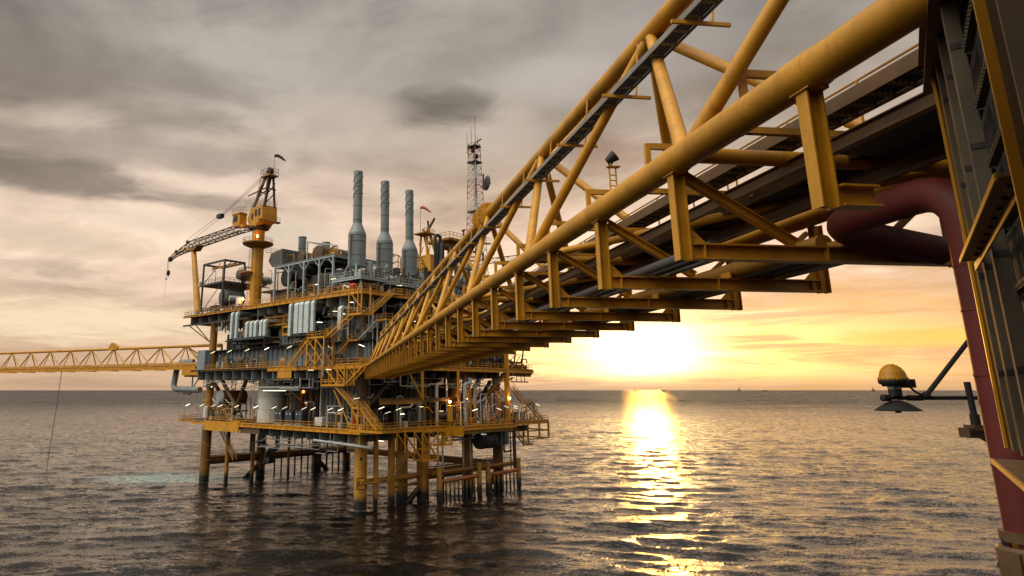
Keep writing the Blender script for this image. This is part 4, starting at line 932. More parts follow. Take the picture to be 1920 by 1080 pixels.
# ------------------------------------------------------------------ lamps
def build_lamps():
    def lamp(x, y, zd, zh, d, label, group, post=OCH, L=1.45, hang=None):
        t = T('tube_lamp', label, 'lamp', (x, y, zd), FP, group)
        dv = V(d); a = V((x, y, zh)); b = a + dv * L
        if hang: t.part('bracket', MB().tube((a + b) / 2, (a + b) / 2 + V((0, 0, hang)), .05, n=6), SIL)
        else: t.part('post', MB().path(bend([(x, y, zd), (x, y, zh - .1), tuple(a + dv * .5)], .35), .07, 6), post)
        t.part('housing', MB().beam(a + dv * .25 + V((0, 0, .11)), b + V((0, 0, .11)), .26, .10), MID)
        t.part('tube', MB().beam(a + dv * .3, b, .17, .10), TUBES[(int(abs(x * 7 + y * 13 + zh * 5)) * 7) % 10 // 4])
    dl = (.50, -.75, .42); dr = (.8, -.5, -.34)
    ys = [63.3, 56.3, 50.8, 47.6, 40.4, 32.5, 25.5, 21.6, 14.9, 11.9, 6.5, 3.3]
    for i, y in enumerate(ys): lamp(-2.7, y + 1.0, ZL, 17.9, dl, nth(i, 'tube lamp along the left face of the lower deck') if i else 'leftmost tube lamp along the left face of the lower deck', 'tube lamps along the lower deck left face')
    xs = [2.2, 3.9, 6.9, 8.2, 13.8, 20.1, 24.9, 33.4, 36.3, 39.7, 46.8, 56.5]
    for i, x in enumerate(xs):
        lamp(x - .5, -2.6 if x < 21 or x > 40 else -7.6, ZL, (18.3, 17.4, 18.0, 17.3, 18.6, 17.6, 17.6, 18.2, 18.6, 18.3, 18.5, 18.7)[i], (.7, -.6, .34) if x in (2.2, 3.9, 6.9, 24.9) else ((1, 0, 0) if x in (8.2, 13.8, 20.1) else dr), nth(i, 'tube lamp along the right face of the lower deck') if i else 'leftmost tube lamp along the right face of the lower deck', 'tube lamps along the lower deck right face')
    ys = [52.7, 45.0, 37.3, 29.4, 20.8, 7.0, -2.4]
    for i, y in enumerate(ys): lamp(-2.7, y + 1.0, ZM, 30.7, dl if i < 5 else dr, nth(i, 'tube lamp along the middle deck walkway') if i else 'leftmost tube lamp along the middle deck walkway', 'tube lamps along the middle deck')
    for i, (x, y, z, lab) in enumerate(((0, 11.0, 45.0, 'tube lamp hung in the pale frame left of the first tall stack'), (0, 4.8, 44.2, 'tube lamp hung under the platform of the first tall stack'), (4, 22.2, 45.4, 'tube lamp deep in the pale frame, left of the others'), (9, 0, 43.6, 'tube lamp hung under the platform of the second tall stack'), (17, 0, 43.2, 'tube lamp hung under the platform of the third tall stack'),
          (-2, 2.4, 39.2, 'tube lamp hung under the top deck corner'), (-1.5, 8.2, 37.9, 'tube lamp hung between the tall white ducts and the stairs'), (-2, 12.7, 35.9, 'tube lamp under the last tall white duct'), (-3, 4.3, 37.0, 'small tube lamp beside the upper flight of yellow stairs'), (-3.6, 7.3, 26.0, 'tube lamp hung under the middle deck above the lower landing'), (-3.6, 13.1, 26.0, 'long tube lamp hung under the middle deck edge'),
          (10, -3, 36.5, 'tube lamp on the dark wall above the bridge end'), (10.4, -3, 35.9, 'tube lamp just below another one above the bridge end'), (-5.8, -3.6, 20.3, 'tube lamp hanging in front of the dark bay by the lower stairs'), (45, -3.2, 25.1, 'tube lamp hung under the middle deck at the right end'), (33, -3, 12.4, 'tube lamp under the lower deck above the slung tank'), (3, -1, 12.4, 'tube lamp under the lower deck behind the access cage'), (-1, 57, 22.5, 'tube lamp near the orange floodlight at far left'))):
        lamp(x, y, z, z, (.62, -.76, .18) if i in (0, 1, 2, 13, 17) else (.62, -.78, -.05), lab, None, hang=.9)
    t = T('strip_light', 'long pale strip light hung in front of the big pale tank', 'lamp', (-1, 28, 21.8))
    t.part('housing', MB().beam((-1.5, 31.6, 22.0), (-1.5, 18, 22.0), .35, .28), LGR); t.part('tube', MB().beam((-1.5, 31.4, 21.82), (-1.5, 23.0, 21.82), .25, .08), TUBE)
    for y in (30, 26, 21): t.part('hanger', MB().tube((-1.5, y, 22.1), (-1.5, y, 24.5), .05, n=6), SIL)
    for i, (x, y, z, lab) in enumerate(((1.0, 58.4, 19.9, 'orange glowing floodlight at the far left of the lower deck'), (22.6, -3.2, 19.5, 'leftmost orange floodlight on the right face'), (30.6, -1.2, 20.0, 'orange floodlight in front of the ochre column vessel'), (44.3, -3.4, 20.1, 'orange floodlight on the right end column'), (1.0, 46.0, 44.1, 'orange floodlight at the foot of the left crane pedestal'), (1.2, 41.3, 59.6, 'orange floodlight on the ring platform of the left crane'))):
        t = T('floodlight', lab, 'floodlight', (x, y, z), FP, 'orange floodlights')
        t.part('bulb', MB().ball((x, y, z), .26, 10), FLOOD); t.part('hood', MB().lathe((x + .25, y + .25, z), [(0, .3), (.3, .25), (.36, -.05), (.33, -.05)], 12, (.7, .7, 0)), BLK)
        t.part('bracket', MB().tube((x + .2, y + .2, z - .3), (x + .2, y + .2, z - 2.2), .06, n=6), OCH)
        l = bpy.data.lights.new('floodlight_beam', 'POINT'); l.energy = 140; l.color = (1.0, .42, .10); l.shadow_soft_size = .3
        lo = bpy.data.objects.new('floodlight_beam', l); COL.objects.link(lo); lo.parent = t.o; lo.location = (-.55, -.55, 0)
build_lamps()

# ------------------------------------------------------------------ top deck: turbine hall, stacks
def build_top():
    t = T('turbine_hall', 'pale blue-grey open steel frame with dark ducting on the top deck', 'frame', (4, 24, ZU))
    ys = (34.0, 28.4, 22.6, 17.0, 12.2)
    for y in ys:
        for x in (2, 16): t.part('post', MB().ib((x, y, ZU), (x, y, 50.6), .4, .4, .05, (1, 0, 0)), PBL if x == 2 else MID)
    for x in (2, 16): t.part('roof_beam', MB().ib((x, 34.4, 50.8), (x, 11.8, 50.8), .4, .6, .06), PBL)
    for y in ys: t.part('roof_beam', MB().ib((2, y, 50.8), (16, y, 50.8), .4, .6, .06), PBL)
    for y in ys:
        for e in (-1, 1):
            if 12 < y + 1.8 * e < 34.2: t.part('knee_brace', MB().beam((2, y, 48.6), (2, y + 1.9 * e, 50.5), .16, .16), PBL)
    t.part('floor_beam', MB().ib((2, 34, 41.8), (2, 12, 41.8), .3, .4), OCH)
    t.part('roof_plate', MB().box(5, 15, 12, 27, 51.1, 51.25), MID)
    for y, z, r, m in ((31.5, 48.2, 2.2, DRK), (25.6, 49.0, 2.0, DRK), (19.8, 52.4, 2.0, BRN), (26.0, 52.5, 1.3, BRN)):
        t.part('duct', MB().drum((8, y, z), (1, 0, 0), r, 9, 20, .15), m)
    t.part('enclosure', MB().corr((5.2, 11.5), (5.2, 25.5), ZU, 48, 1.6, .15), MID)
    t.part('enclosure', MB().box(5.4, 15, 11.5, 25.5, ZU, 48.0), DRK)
    t.part('intake_hood', MB().prism([(3.4, 37.5, 51.5), (3.4, 39.2, 53.2), (3.4, 38.2, 55.0), (3.4, 33.5, 55.6), (3.4, 33.2, 51.2)], (6, 0, 0)), MID)
    t.part('machine', MB().box(3, 9, 30, 37, ZU, 45.0).box(2.5, 9.5, 29.5, 38, 45, 45.3), BRN)
    t.part('tank', MB().tube((4.4, 30.2, ZU), (4.4, 30.2, 47.6), .55, n=14), LGR)
    t.part('guard_rail', MB().rail([(1, 34, ZU), (1, 12.5, ZU)], 1.1, 1.8, .05).rail([(2, 38.6, 55.2), (10, 38.6, 55.2)], 1.2, 1.5, .05).rail([(4, 27, 51.3), (4, 12, 51.3)], 1.1, 1.8, .05), YEL)
    for k, (y, h) in enumerate(((14.4, 3), (16.2, 4.5), (18, 3.5), (24, 4), (27, 5))): t.part('pipe', MB().path(bend([(3, y, ZU), (3, y, 44 + h), (7, y, 44 + h)], .5), .13, 8), (SIL, LGR, WHT)[k % 3])
    for k in range(5): t.part('cabinet', MB().box(3.0, 4.2, 13.2 + k * 2.3, 14.6 + k * 2.3, ZU, ZU + 1.4 + .5 * (k % 2)), (LGR, YEL, MID)[k % 3])
    t.part('gantry_frame', MB().beam((3, 23.0, 51), (3, 23.0, 55.6), .25, .25).beam((3, 23, 55.6), (3, 12.5, 53.2), .25, .25).beam((9, 23.0, 51), (9, 23.0, 55.6), .25, .25).beam((3, 23, 55.6), (9, 23, 55.6), .25, .25), PBL)
    a = T('intake_frame', 'thin dark pipe frame with a canopy left of the pale steel frame', 'frame', (4, 40, ZU))
    a.part('frame', MB().path([(3, 41.8, ZU), (3, 41.8, 47.0), (3, 36, 47.6)], .13, 8).path([(6, 38.5, ZU), (6, 38.5, 50.5), (6, 35, 50.5)], .13, 8).path([(6, 41.8, 47), (3, 41.8, 47)], .13, 8), BRN)
    a.part('canopy', MB().box(2.5, 8, 35, 41, 45.4, 45.6), BRN)
    # three tall exhaust stacks
    for i, x in enumerate((2.6, 10.8, 18.8)):
        s = T('exhaust_stack', ['tallest grey exhaust stack, nearest the crane', 'middle one of the three grey exhaust stacks', 'grey exhaust stack nearest the bridge'][i], 'chimney', (x, 5.2, ZU), FP, 'tall grey exhaust stacks')
        c = (x, 5.2, 0); f = 1.0 if i == 0 else (.97 if i == 1 else .95)
        r0, r1 = 1.92 * f, .98 * f
        z0, z1, z2, z3 = 47.4 - i * .4, 54.2 - i * .5, 56.8 - i * .6, 68.6 - i * .4
        s.part('barrel', MB().lathe(c, [(.4, z0 - .5), (r0 * .9, z0 - .15), (r0, z0), (r0, z1)], 28), STK)
        s.part('cone', MB().lathe(c, [(r0, z1), (r0 * .97, z1 + .5), (r1, z2)], 28), STK)
        s.part('flue', MB().lathe(c, [(r1, z2), (r1, z3), (r1 - .08, z3), (r1 - .08, z2)], 28), STK)
        s.part('flue_disc', MB().lathe(c, [(0, z3 - .6), (r1 - .08, z3 - .6)], 20), BLK)  # black disc closing the flue below its rim
        for z in (z0 + 2.4, z1 - 1.4, z1 - .1): s.part('band', MB().lathe(c, [(r0, z - .07), (r0 + .07, z - .05), (r0 + .07, z + .05), (r0, z + .07)], 28), STK)
        for z in (z2 + .8, z2 + 4.0, z2 + 6.7, z3 - 3.6): s.part('band', MB().lathe(c, [(r1, z - .07), (r1 + .07, z - .05), (r1 + .07, z + .05), (r1, z + .07)], 28), STK)
        st = MB()
        for k in range(3):
            pts = []
            for j in range(25):
                a = k * math.tau / 3 + j / 24 * math.tau * 1.05; z = z3 - 6.1 + j / 24 * 5.9
                pts.append((x + (r1 + .06) * math.cos(a), 5.2 + (r1 + .06) * math.sin(a), z))
            st.path(pts, .055, 5)
        s.part('spiral_strake', st, STK)
        lg = MB()
        for e, g in ((-1, -1), (1, -1), (1, 1), (-1, 1)):
            q = V((x + e * 2.2, 5.2 + g * 2.2, 44.6)); lg.beam(q, V((x + e * r0 * .7, 5.2 + g * r0 * .7, z0 + .3)), .2, .2)
        for e in (-1, 1): lg.beam((x + e * .1, 5.2 - 2.3, 44.6), (x + e * 1.6, 5.2 - 1.2, z0), .18, .18)
        lg.tube((x, 5.2, 44.5), (x, 5.2, z0), .5, n=12)
        s.part('leg', lg, PBL)
        q = T('stack_platform', ['railed platform under the tallest stack', 'railed platform under the middle stack', 'railed platform under the stack nearest the bridge'][i], 'platform', (x, 1.5, ZU), FP, 'pale railed platforms under the stacks')
        zz = 44.4 - i * .25
        q.part('deck', MB().box(x - 4.0, x + 3.6, -.6, 8.5, zz - .3, zz), PBL)
        q.part('edge_beam', MB().ib((x - 4.0, -.6, zz - .35), (x + 3.6, -.6, zz - .35), .2, .5).ib((x - 4.0, -.6, zz - .35), (x - 4.0, 8.5, zz - .35), .2, .5), PBL)
        q.part('guard_rail', MB().rail([(x - 4, 8.4, zz), (x - 4, -.6, zz), (x + 3.6, -.6, zz)], 1.2, 1.0, .05), PBL)
        for xx in (x - 3.2, x + 2.8):
            q.part('leg', MB().tube((xx, .2, ZU), (xx, .2, zz), .24, n=10), PBL); q.part('leg_brace', MB().beam((xx - .9, .2, ZU + .2), (xx + .6, .2, zz - .3), .16, .16), PBL)
        q.part('elbow_pipe', MB().path(bend([(x - 2.4, 4.5, zz), (x - 2.4, 4.5, z1 - .1), (x - r0, 5.2, z1 - .1)], .5), .2, 8), MID)
        q.part('muffler', MB().drum((x + 2.6, 4, zz + 2.4), (0, 0, 1), .8, 3.4, 14, .3), (LGR, MID, LGR)[i])
        q.part('cone_base', MB().lathe((x + .4, 2.0, ZU), [(.9, 0), (.9, 1.2), (.35, 2.6), (.35, 3.0)], 16), LGR)
    m = T('machinery', 'dark red pumps at the foot of the first stack platform', 'machinery', (-.5, 4, ZU))
    for k in range(4): m.part('pump', MB().drum((-1 + .2 * k, 2.0 + 1.5 * k, ZU + 1.3), (0, 1, 0), .6, 1.2, 12, .3), (REDB, BRN)[k % 2])
    m.part('skid', MB().box(-1.8, .6, 1, 8, ZU, ZU + .6), YEL)
    m.part('pipe', MB().path(bend([(-1.6, 4.4, ZU + .6), (-1.6, 4.4, ZU + 1.6), (-1.6, 2.6, ZU + .9)], .4), .2, 8), WHT)
    for i, (x, y, z, r) in enumerate(((15, 41, 61.6, 1.05), (15, 31, 58.6, 1.0))):
        v = T('vent_stack', ['short grey vent stack standing left', 'shorter grey vent stack standing right of it'][i] + ' behind the turbine frame', 'chimney', (x, y, 50))
        v.part('flue', MB().tube((x, y, 45), (x, y, z), r, n=20), STK)
        b = MB()
        for zz in (z - .2, z - 3.2): b.lathe((x, y, zz), [(r, -.08), (r + .08, -.06), (r + .08, .06), (r, .08)], 20)
        v.part('band', b, STK); v.part('base', MB().lathe((x, y, 0), [(2.4, 50), (r, 54.4)], 20), LGR)
    # cluttered blocks behind the bridge truss
    c = T('process_module', 'dark multi-level process module seen through the bridge truss', 'module', (28, 6, ZU))
    c.part('block', MB().box(24, 39, 4, 30, ZU, 49), DRK)
    fr = MB()
    for x in (23, 28, 33, 38.5):
        fr.beam((x, -1, ZU), (x, -1, 55), .35, .35)
    for z in (45.5, 50, 54.5): fr.beam((23, -1, z), (38.5, -1, z), .3, .4)
    for x in (23, 28, 33): fr.beam((x, -1, 45.5), (x + 5, -1, 50), .18, .18)
    c.part('frame', fr, MID)
    c.part('guard_rail', MB().rail([(23, -1.2, 50.2), (38.5, -1.2, 50.2)], 1.1, 1.6, .05).rail([(23, -1.2, 45.7), (38.5, -1.2, 45.7)], 1.1, 1.6, .05), LGR)
    rnd = random.Random(2)
    for k in range(10):
        x = 23.5 + rnd.random() * 14; z = ZU + 1 + rnd.random() * 9
        c.part('vessel', MB().drum((x, .8, z), rnd.choice(((1, 0, 0), (0, 0, 1))), .5 + rnd.random() * .6, 1.5 + rnd.random() * 2, 14, .3), rnd.choice((LGR, SIL, MID, WHT)))
    for k in range(14):
        x = 23.5 + rnd.random() * 13; z = ZU + 1 + rnd.random() * 10
        c.part('pipe', MB().path(bend([(x, -.6, z - 2), (x, -.6, z), (x + 2 + rnd.random() * 3, -.6, z), (x + 4, -.6, z + 2)], .4), .12 + .1 * rnd.random(), 8), rnd.choice((SIL, LGR, WHT, OCH)))
    for k, y in enumerate((2.0, 3.4)): c.part('gooseneck_pipe', MB().path(bend([(24.2 + 2.5 * k, y, 49), (24.2 + 2.5 * k, y, 57.5 - k), (26 + 2.5 * k, y, 57.5 - k), (26 + 2.5 * k, y, 52)], .8), .38, 10), DRK)
build_top()

# ------------------------------------------------------------------ cranes
def lattice(m, a, b, w0, h0, w1, h1, n, r=.1, rb=.055):
    """four-chord lattice between a and b"""
    a, b = V(a), V(b); d = (b - a).normalized(); s = d.cross(V((0, 0, 1))).normalized(); u = s.cross(d)
    def cr(i):
        f = i / n; c = a.lerp(b, f); w = w0 + (w1 - w0) * f; h = h0 + (h1 - h0) * f
        return [c + s * (e * w / 2) + u * (g * h / 2) for e, g in ((-1, -1), (1, -1), (1, 1), (-1, 1))]
    for i in range(n):
        p, q = cr(i), cr(i + 1)
        for k in range(4):
            m.tube(p[k], q[k], r, n=6, caps=False)
            m.tube(p[k], q[(k + 1) % 4] if i % 2 else q[k - 1], rb, n=4, caps=False)
            m.tube(p[k], p[(k + 1) % 4], rb, n=4, caps=False)
def build_crane():
    X, Y = 3.0, 43.6
    t = T('pedestal_crane', 'yellow pedestal crane with its lattice boom laid to the left', 'crane', (X, Y, 36))
    t.part('pedestal', MB().tube((X, Y, 33), (X, Y, 57.0), 1.42, n=28).lathe((X, Y, 0), [(1.42, 57), (1.6, 57.8), (1.6, 61.6), (1.3, 61.7)], 28), YEL)
    rb = MB()
    for k in range(8):
        a = k * math.tau / 8; rb.beam((X + 1.46 * math.cos(a), Y + 1.46 * math.sin(a), 40), (X + 1.46 * math.cos(a), Y + 1.46 * math.sin(a), 57), .1, .12)
    t.part('rib', rb, YEL)
    t.part('foot', MB().box(X - 1.9, X + 1.9, Y - 1.9, Y + 1.9, 35, 39.5), YEL)
    ring = MB().lathe((X, Y, 0), [(1.62, 57.0), (3.7, 57.9), (3.9, 58.1), (3.9, 58.3), (1.62, 58.3)], 28)
    t.part('ring_platform', ring, OCH)
    rr = [(X + 3.8 * math.cos(k * math.tau / 16), Y + 3.8 * math.sin(k * math.tau / 16), 58.3) for k in range(17)]
    t.part('guard_rail', MB().rail(rr, 1.1, 3, .05), OCH)
    t.part('access_platform', MB().box(X - 3.2, X - 1.2, Y - .5, Y + 3.2, 50.6, 50.8).rail([(X - 3.2, Y - .5, 50.8), (X - 3.2, Y + 3.2, 50.8), (X - 1.4, Y + 3.2, 50.8)], 1.1, 1.2, .05), OCH)
    t.part('caged_ladder', MB().ladder((X - 1.2, Y + 1.7, 41), (X - 1.2, Y + 1.7, 57), (0, .5, 0), .5, .05), OCH)
    # slewing house
    t.part('slew_ring', MB().lathe((X, Y, 0), [(1.5, 61.6), (2.6, 62.0), (2.6, 62.5), (1.4, 62.5)], 24), DRK)
    t.part('house', MB().prism([(X - 2.2, Y + 1.0, 62.5), (X - 2.2, Y - 1.6, 62.2), (X - 2.2, Y - 2.8, 63.2), (X - 2.2, Y - 4.6, 63.4), (X - 2.2, Y - 4.4, 67.3), (X - 2.2, Y + .8, 67.3), (X - 2.2, Y + 2.2, 64.6)], (4.4, 0, 0)), YEL)
    t.part('winch_louvre', MB().box(X - 2.26, X - 2.2, Y - 3.6, Y - 2.7, 64.8, 66.6).box(X - 2.26, X - 2.2, Y - 2.1, Y - 1.2, 64.8, 66.6).box(X - 2.26, X - 2.2, Y - .4, Y + .3, 64.2, 65.8), DRK)
    cab = t.part('cab', MB().prism([(X - 3.7, Y + 3.4, 63.0), (X - 3.7, Y + 6.3, 63.0), (X - 3.7, Y + 6.9, 64.2), (X - 3.7, Y + 6.7, 66.2), (X - 3.7, Y + 3.4, 66.2)], (2.1, 0, 0)).box(X - 3.9, X - 1.4, Y + 3.2, Y + 7.0, 66.2, 66.45), YEL)
    t.part('cab_window', MB().box(X - 3.76, X - 3.7, Y + 4.4, Y + 6.4, 64.3, 65.8), BLK, cab)
    t.part('cab_arm', MB().box(X - 3.6, X - 1.6, Y + 1.8, Y + 3.4, 62.5, 63.2), YEL)
    for pts, hh in (([(X - 3.8, Y + 6.9, 66.45), (X - 3.8, Y + 3.3, 66.45), (X - 2, Y + 3.3, 66.45)], 1.6), ([(X - 2.1, Y + .8, 67.3), (X - 2.1, Y - 4.4, 67.3), (X + 2.1, Y - 4.4, 67.3)], 1.3), ([(X - 3.6, Y - 5.6, 63.3), (X + 2.5, Y - 5.6, 63.3)], 1.2)):
        t.part('guard_rail', MB().rail(pts, hh, 1.1, .05), OCH)
    t.part('side_deck', MB().box(X - 3.6, X + 2.6, Y - 5.7, Y - 4.5, 63.05, 63.3), OCH)
    # leaning A-frame
    af = MB()
    for e in (-1.5, 1.5):
        af.beam((X + e, Y + .8, 67.2), (X + e * .45, Y - 3.2, 76.0), .55, .55); af.beam((X + e, Y - 4.3, 67.2), (X + e * .45, Y - 4.2, 76.0), .45, .45)
        for f0, f1 in ((.25, .45), (.55, .75)): af.beam((X + e, Y + .8 - 4.0 * f0, 67.2 + 8.8 * f0), (X + e, Y - 4.3 + .3 * f1, 67.2 + 8.8 * f1), .2, .2)
    for z, yy in ((71.8, -.4), (71.8, -4.8)): af.beam((X - 1.3, Y + yy, z), (X + 1.3, Y + yy, z), .3, .3)
    af.beam((X - 1.4, Y + 3.8, 71.4), (X - 1.4, Y - 4.8, 72.0), .25, .25)
    t.part('a_frame', af, BRN)  # dark brown stands in for the backlit side of the yellow frame
    t.part('caged_ladder', MB().ladder((X - 1.5, Y + .2, 67.2), (X - 1.2, Y - 1.6, 75.4), (0, .6, 0), .6, .06), OCH)
    t.part('sheave', MB().lathe((X, Y - 3.8, 76.8), [(.0, -.5), (.9, -.5), (.9, .5), (0, .5)], 16, (1, 0, 0)), BLK)
    top = MB().box(X - 1.4, X + 1.4, Y - 5.5, Y - 1.7, 75.2, 75.4)
    t.part('top_platform', top, OCH)
    t.part('guard_rail', MB().rail([(X - 1.4, Y - 1.7, 75.4), (X - 1.4, Y - 5.5, 75.4), (X + 1.4, Y - 5.5, 75.4), (X + 1.4, Y - 1.7, 75.4), (X - 1.4, Y - 1.7, 75.4)], 1.8, 1.3, .055), OCH)
    # boom: deep in the middle, cranked down to the tip
    m = MB(); bx = X
    lattice(m, (bx, Y + 3, 62.9), (bx, Y + 10, 63.6), 1.4, .8, 1.8, 2.0, 3, .13, .07)
    lattice(m, (bx, Y + 10, 63.6), (bx, Y + 34, 63.0), 1.8, 2.0, 1.8, 2.0, 13, .14, .07)
    lattice(m, (bx, Y + 34, 63.0), (bx, Y + 44, 61.4), 1.8, 2.0, 1.0, .9, 6, .13, .07)
    lattice(m, (bx, Y + 44, 61.4), (bx, Y + 47.2, 60.4), 1.0, .9, .7, .6, 2, .13, .07)
    t.part('boom', m, BRN)
    t.part('boom_walkway', MB().beam((bx - .95, Y + 8, 62.8), (bx - .95, Y + 41, 61.6), .1, .35).beam((bx + .95, Y + 8, 62.8), (bx + .95, Y + 41, 61.6), .1, .35), BRN)
    t.part('boom_head', MB().lathe((bx, Y + 47.0, 60.5), [(0, -.4), (.75, -.4), (.75, .4), (0, .4)], 14, (1, 0, 0)).lathe((bx, Y + 43.6, 62.4), [(0, -.3), (.5, -.3), (.5, .3), (0, .3)], 12, (1, 0, 0)).lathe((bx, Y + 37, 64.3), [(0, -.3), (.5, -.3), (.5, .3), (0, .3)], 12, (1, 0, 0)), BLK)
    t.part('pendant_block', MB().box(X - .6, X + .6, Y + 18.4, Y + 20.6, 68.5, 69.6), BLK)
    rp = MB()
    for e in (-.55, -.2, .2, .55): rp.tube((X + e, Y - 3.6, 76.9), (X + e * .8, Y + 18.4, 69.2), .045, n=4)
    for e in (-.7, .7): rp.tube((X + e * .7, Y + 20.4, 68.8), (X + e, Y + 37.5, 64.4), .06, n=4)
    rp.tube((X, Y - 3.4, 75.4), (X, Y + 9, 68.6), .03, n=4)
    t.part('luffing_rope', rp, ROP)
    t.part('hoist_rope', MB().tube((X, Y + 47.4, 60.3), (X, Y + 47.4, 57.2), .05, n=4).tube((X - .2, Y + 47.8, 60.3), (X - .2, Y + 47.8, 57.2), .05, n=4).tube((X, Y + 48.6, 60.2), (X, Y + 48.6, 49.0), .035, n=4), ROP)
    t.part('hook_block', MB().lathe((X, Y + 47.5, 56.2), [(0, -1.0), (.3, -.6), (.55, .1), (.5, .7), (.2, 1.0), (0, 1.0)], 12).lathe((X, Y + 48.6, 54.6), [(0, -.5), (.22, 0), (.1, .5), (0, .5)], 8), BLK)
    b = T('boom_rest', 'slender yellow post carrying the crane boom at the upper left', 'post', (2.0, 75, ZU))
    b.part('post', MB().tube((0.8, 66.9, 40.4), (2.8, 76.2, 61.0), .95, .72, n=18), YEL)
    b.part('cradle', MB().beam((3, 74.6, 61.2), (3, 79.2, 61.6), 2.4, .6).beam((3, 74.6, 61.2), (3, 73.2, 62.3), 2.2, .5), OCH)
    b.part('collar', MB().tube((.75, 66.7, 40.2), (.9, 67.4, 42.2), 1.15, n=18), BRN)
    l = T('signal_lamp', 'small white lamp box on the side of the boom rest post', 'lamp', (2, 69, 50))
    l.part('arm', MB().tube((1.5, 70, 49.6), (1, 67.6, 49.4), .07, n=6).tube((1.6, 70, 51.8), (1.2, 68.2, 51.9), .06, n=6), BLK); l.part('box', MB().box(.6, 1.3, 67.2, 68.1, 49.5, 50.7), WHT)
def windsock(x, y, z0, z1, lab, m):
    t = T('windsock', lab, 'windsock', (x, y, z0))
    t.part('mast', MB().tube((x, y, z0), (x, y, z1), .07, .05, n=6), BRN)
    t.part('sock', MB().path([(x, y, z1), (x + .5, y - .6, z1 + .1), (x + 1.0, y - 1.3, z1 - .4), (x + 1.5, y - 2.0, z1 - 1.1), (x + 1.7, y - 2.4, z1 - 1.5)], [.38, .42, .36, .26, .14], 10, False), m)
build_crane()
windsock(3.0, 38.2, 75.4, 80.6, 'dark windsock on a thin mast above the left crane', BLK)

def build_second_crane():
    t = T('pedestal_crane', 'second yellow crane standing far behind the bridge truss', 'crane', (41, 20, ZU))
    X, Y = 43.0, 20
    t.part('pedestal', MB().tube((X, Y, 38), (X, Y, 52), 1.7, n=20), YEL)
    t.part('house', MB().box(X - 3.6, X + 2.6, Y - 2.8, Y + 2.8, 52, 57.2), YEL)
    af = MB()
    for e in (-1.6, 1.6):
        af.beam((X - 3.4, Y + e, 52), (X - 3.2, Y + e * .6, 63.0), .4, .4); af.beam((X + 2.4, Y + e, 52), (X - 2.4, Y + e * .6, 65.0), .5, .5)
        for k in range(3): af.beam((X - 3.3, Y + e, 54 + k * 3), (X - 1.0 - k, Y + e * .8, 57 + k * 3), .18, .18)
    t.part('a_frame', af, YEL)
    t.part('top_platform', MB().box(X - 5.2, X - .8, Y - 2, Y + 2, 63, 63.3).rail([(X - 5.2, Y - 2, 63.3), (X - .8, Y - 2, 63.3)], 1.2, 1, .06), OCH)
    t.part('jib', MB().beam((X - 2.4, Y - .6, 64), (X + .6, Y - .6, 68.2), .4, .6).beam((X - .4, Y + .6, 64), (X - .8, Y + .6, 67.5), .3, .5), BRN)
    m = MB(); lattice(m, (X + 4, Y, 55.0), (X + 62, Y - 2, 67.5), 1.6, 1.6, 1.2, 1.2, 24, .11, .06)
    t.part('boom', m, BRN)
    h = T('lookout_platform', 'railed yellow lookout platform on posts beside the second crane', 'platform', (50, 20, ZU))
    h.part('deck', MB().prism([(46, 16, 62.2), (57, 16, 62.2), (57, 25, 62.2), (46, 25, 62.2)], (0, 0, .5)).prism([(48, 18, 61), (55, 18, 61), (55, 23, 61), (48, 23, 61)], (0, 0, 1.2)), OCH)
    h.part('guard_rail', MB().rail([(46, 25, 62.7), (46, 16, 62.7), (57, 16, 62.7), (57, 25, 62.7)], 1.7, 1.6, .07), YEL)
    lg = MB()
    for x in (48.5, 53.5):
        for y in (18, 23): lg.beam((x, y, ZU), (x, y, 61), .4, .4)
    for a, b in ((48.5, 53.5), (53.5, 48.5)): lg.beam((a, 18, 52), (b, 18, 61), .2, .2)
    h.part('leg', lg, YEL)
    h.part('floodlight_post', MB().beam((52.5, 16.5, 63), (52.8, 16.5, 66.0), .35, .35).beam((51.9, 16.5, 65.6), (53.4, 16.5, 66.2), .4, .4), BLK)
build_second_crane()
windsock(38.5, 20, 62, 70.4, 'pale red windsock above the second crane', mat('windsock_cloth', (.5, .16, .12), .8, .3, 2.0))

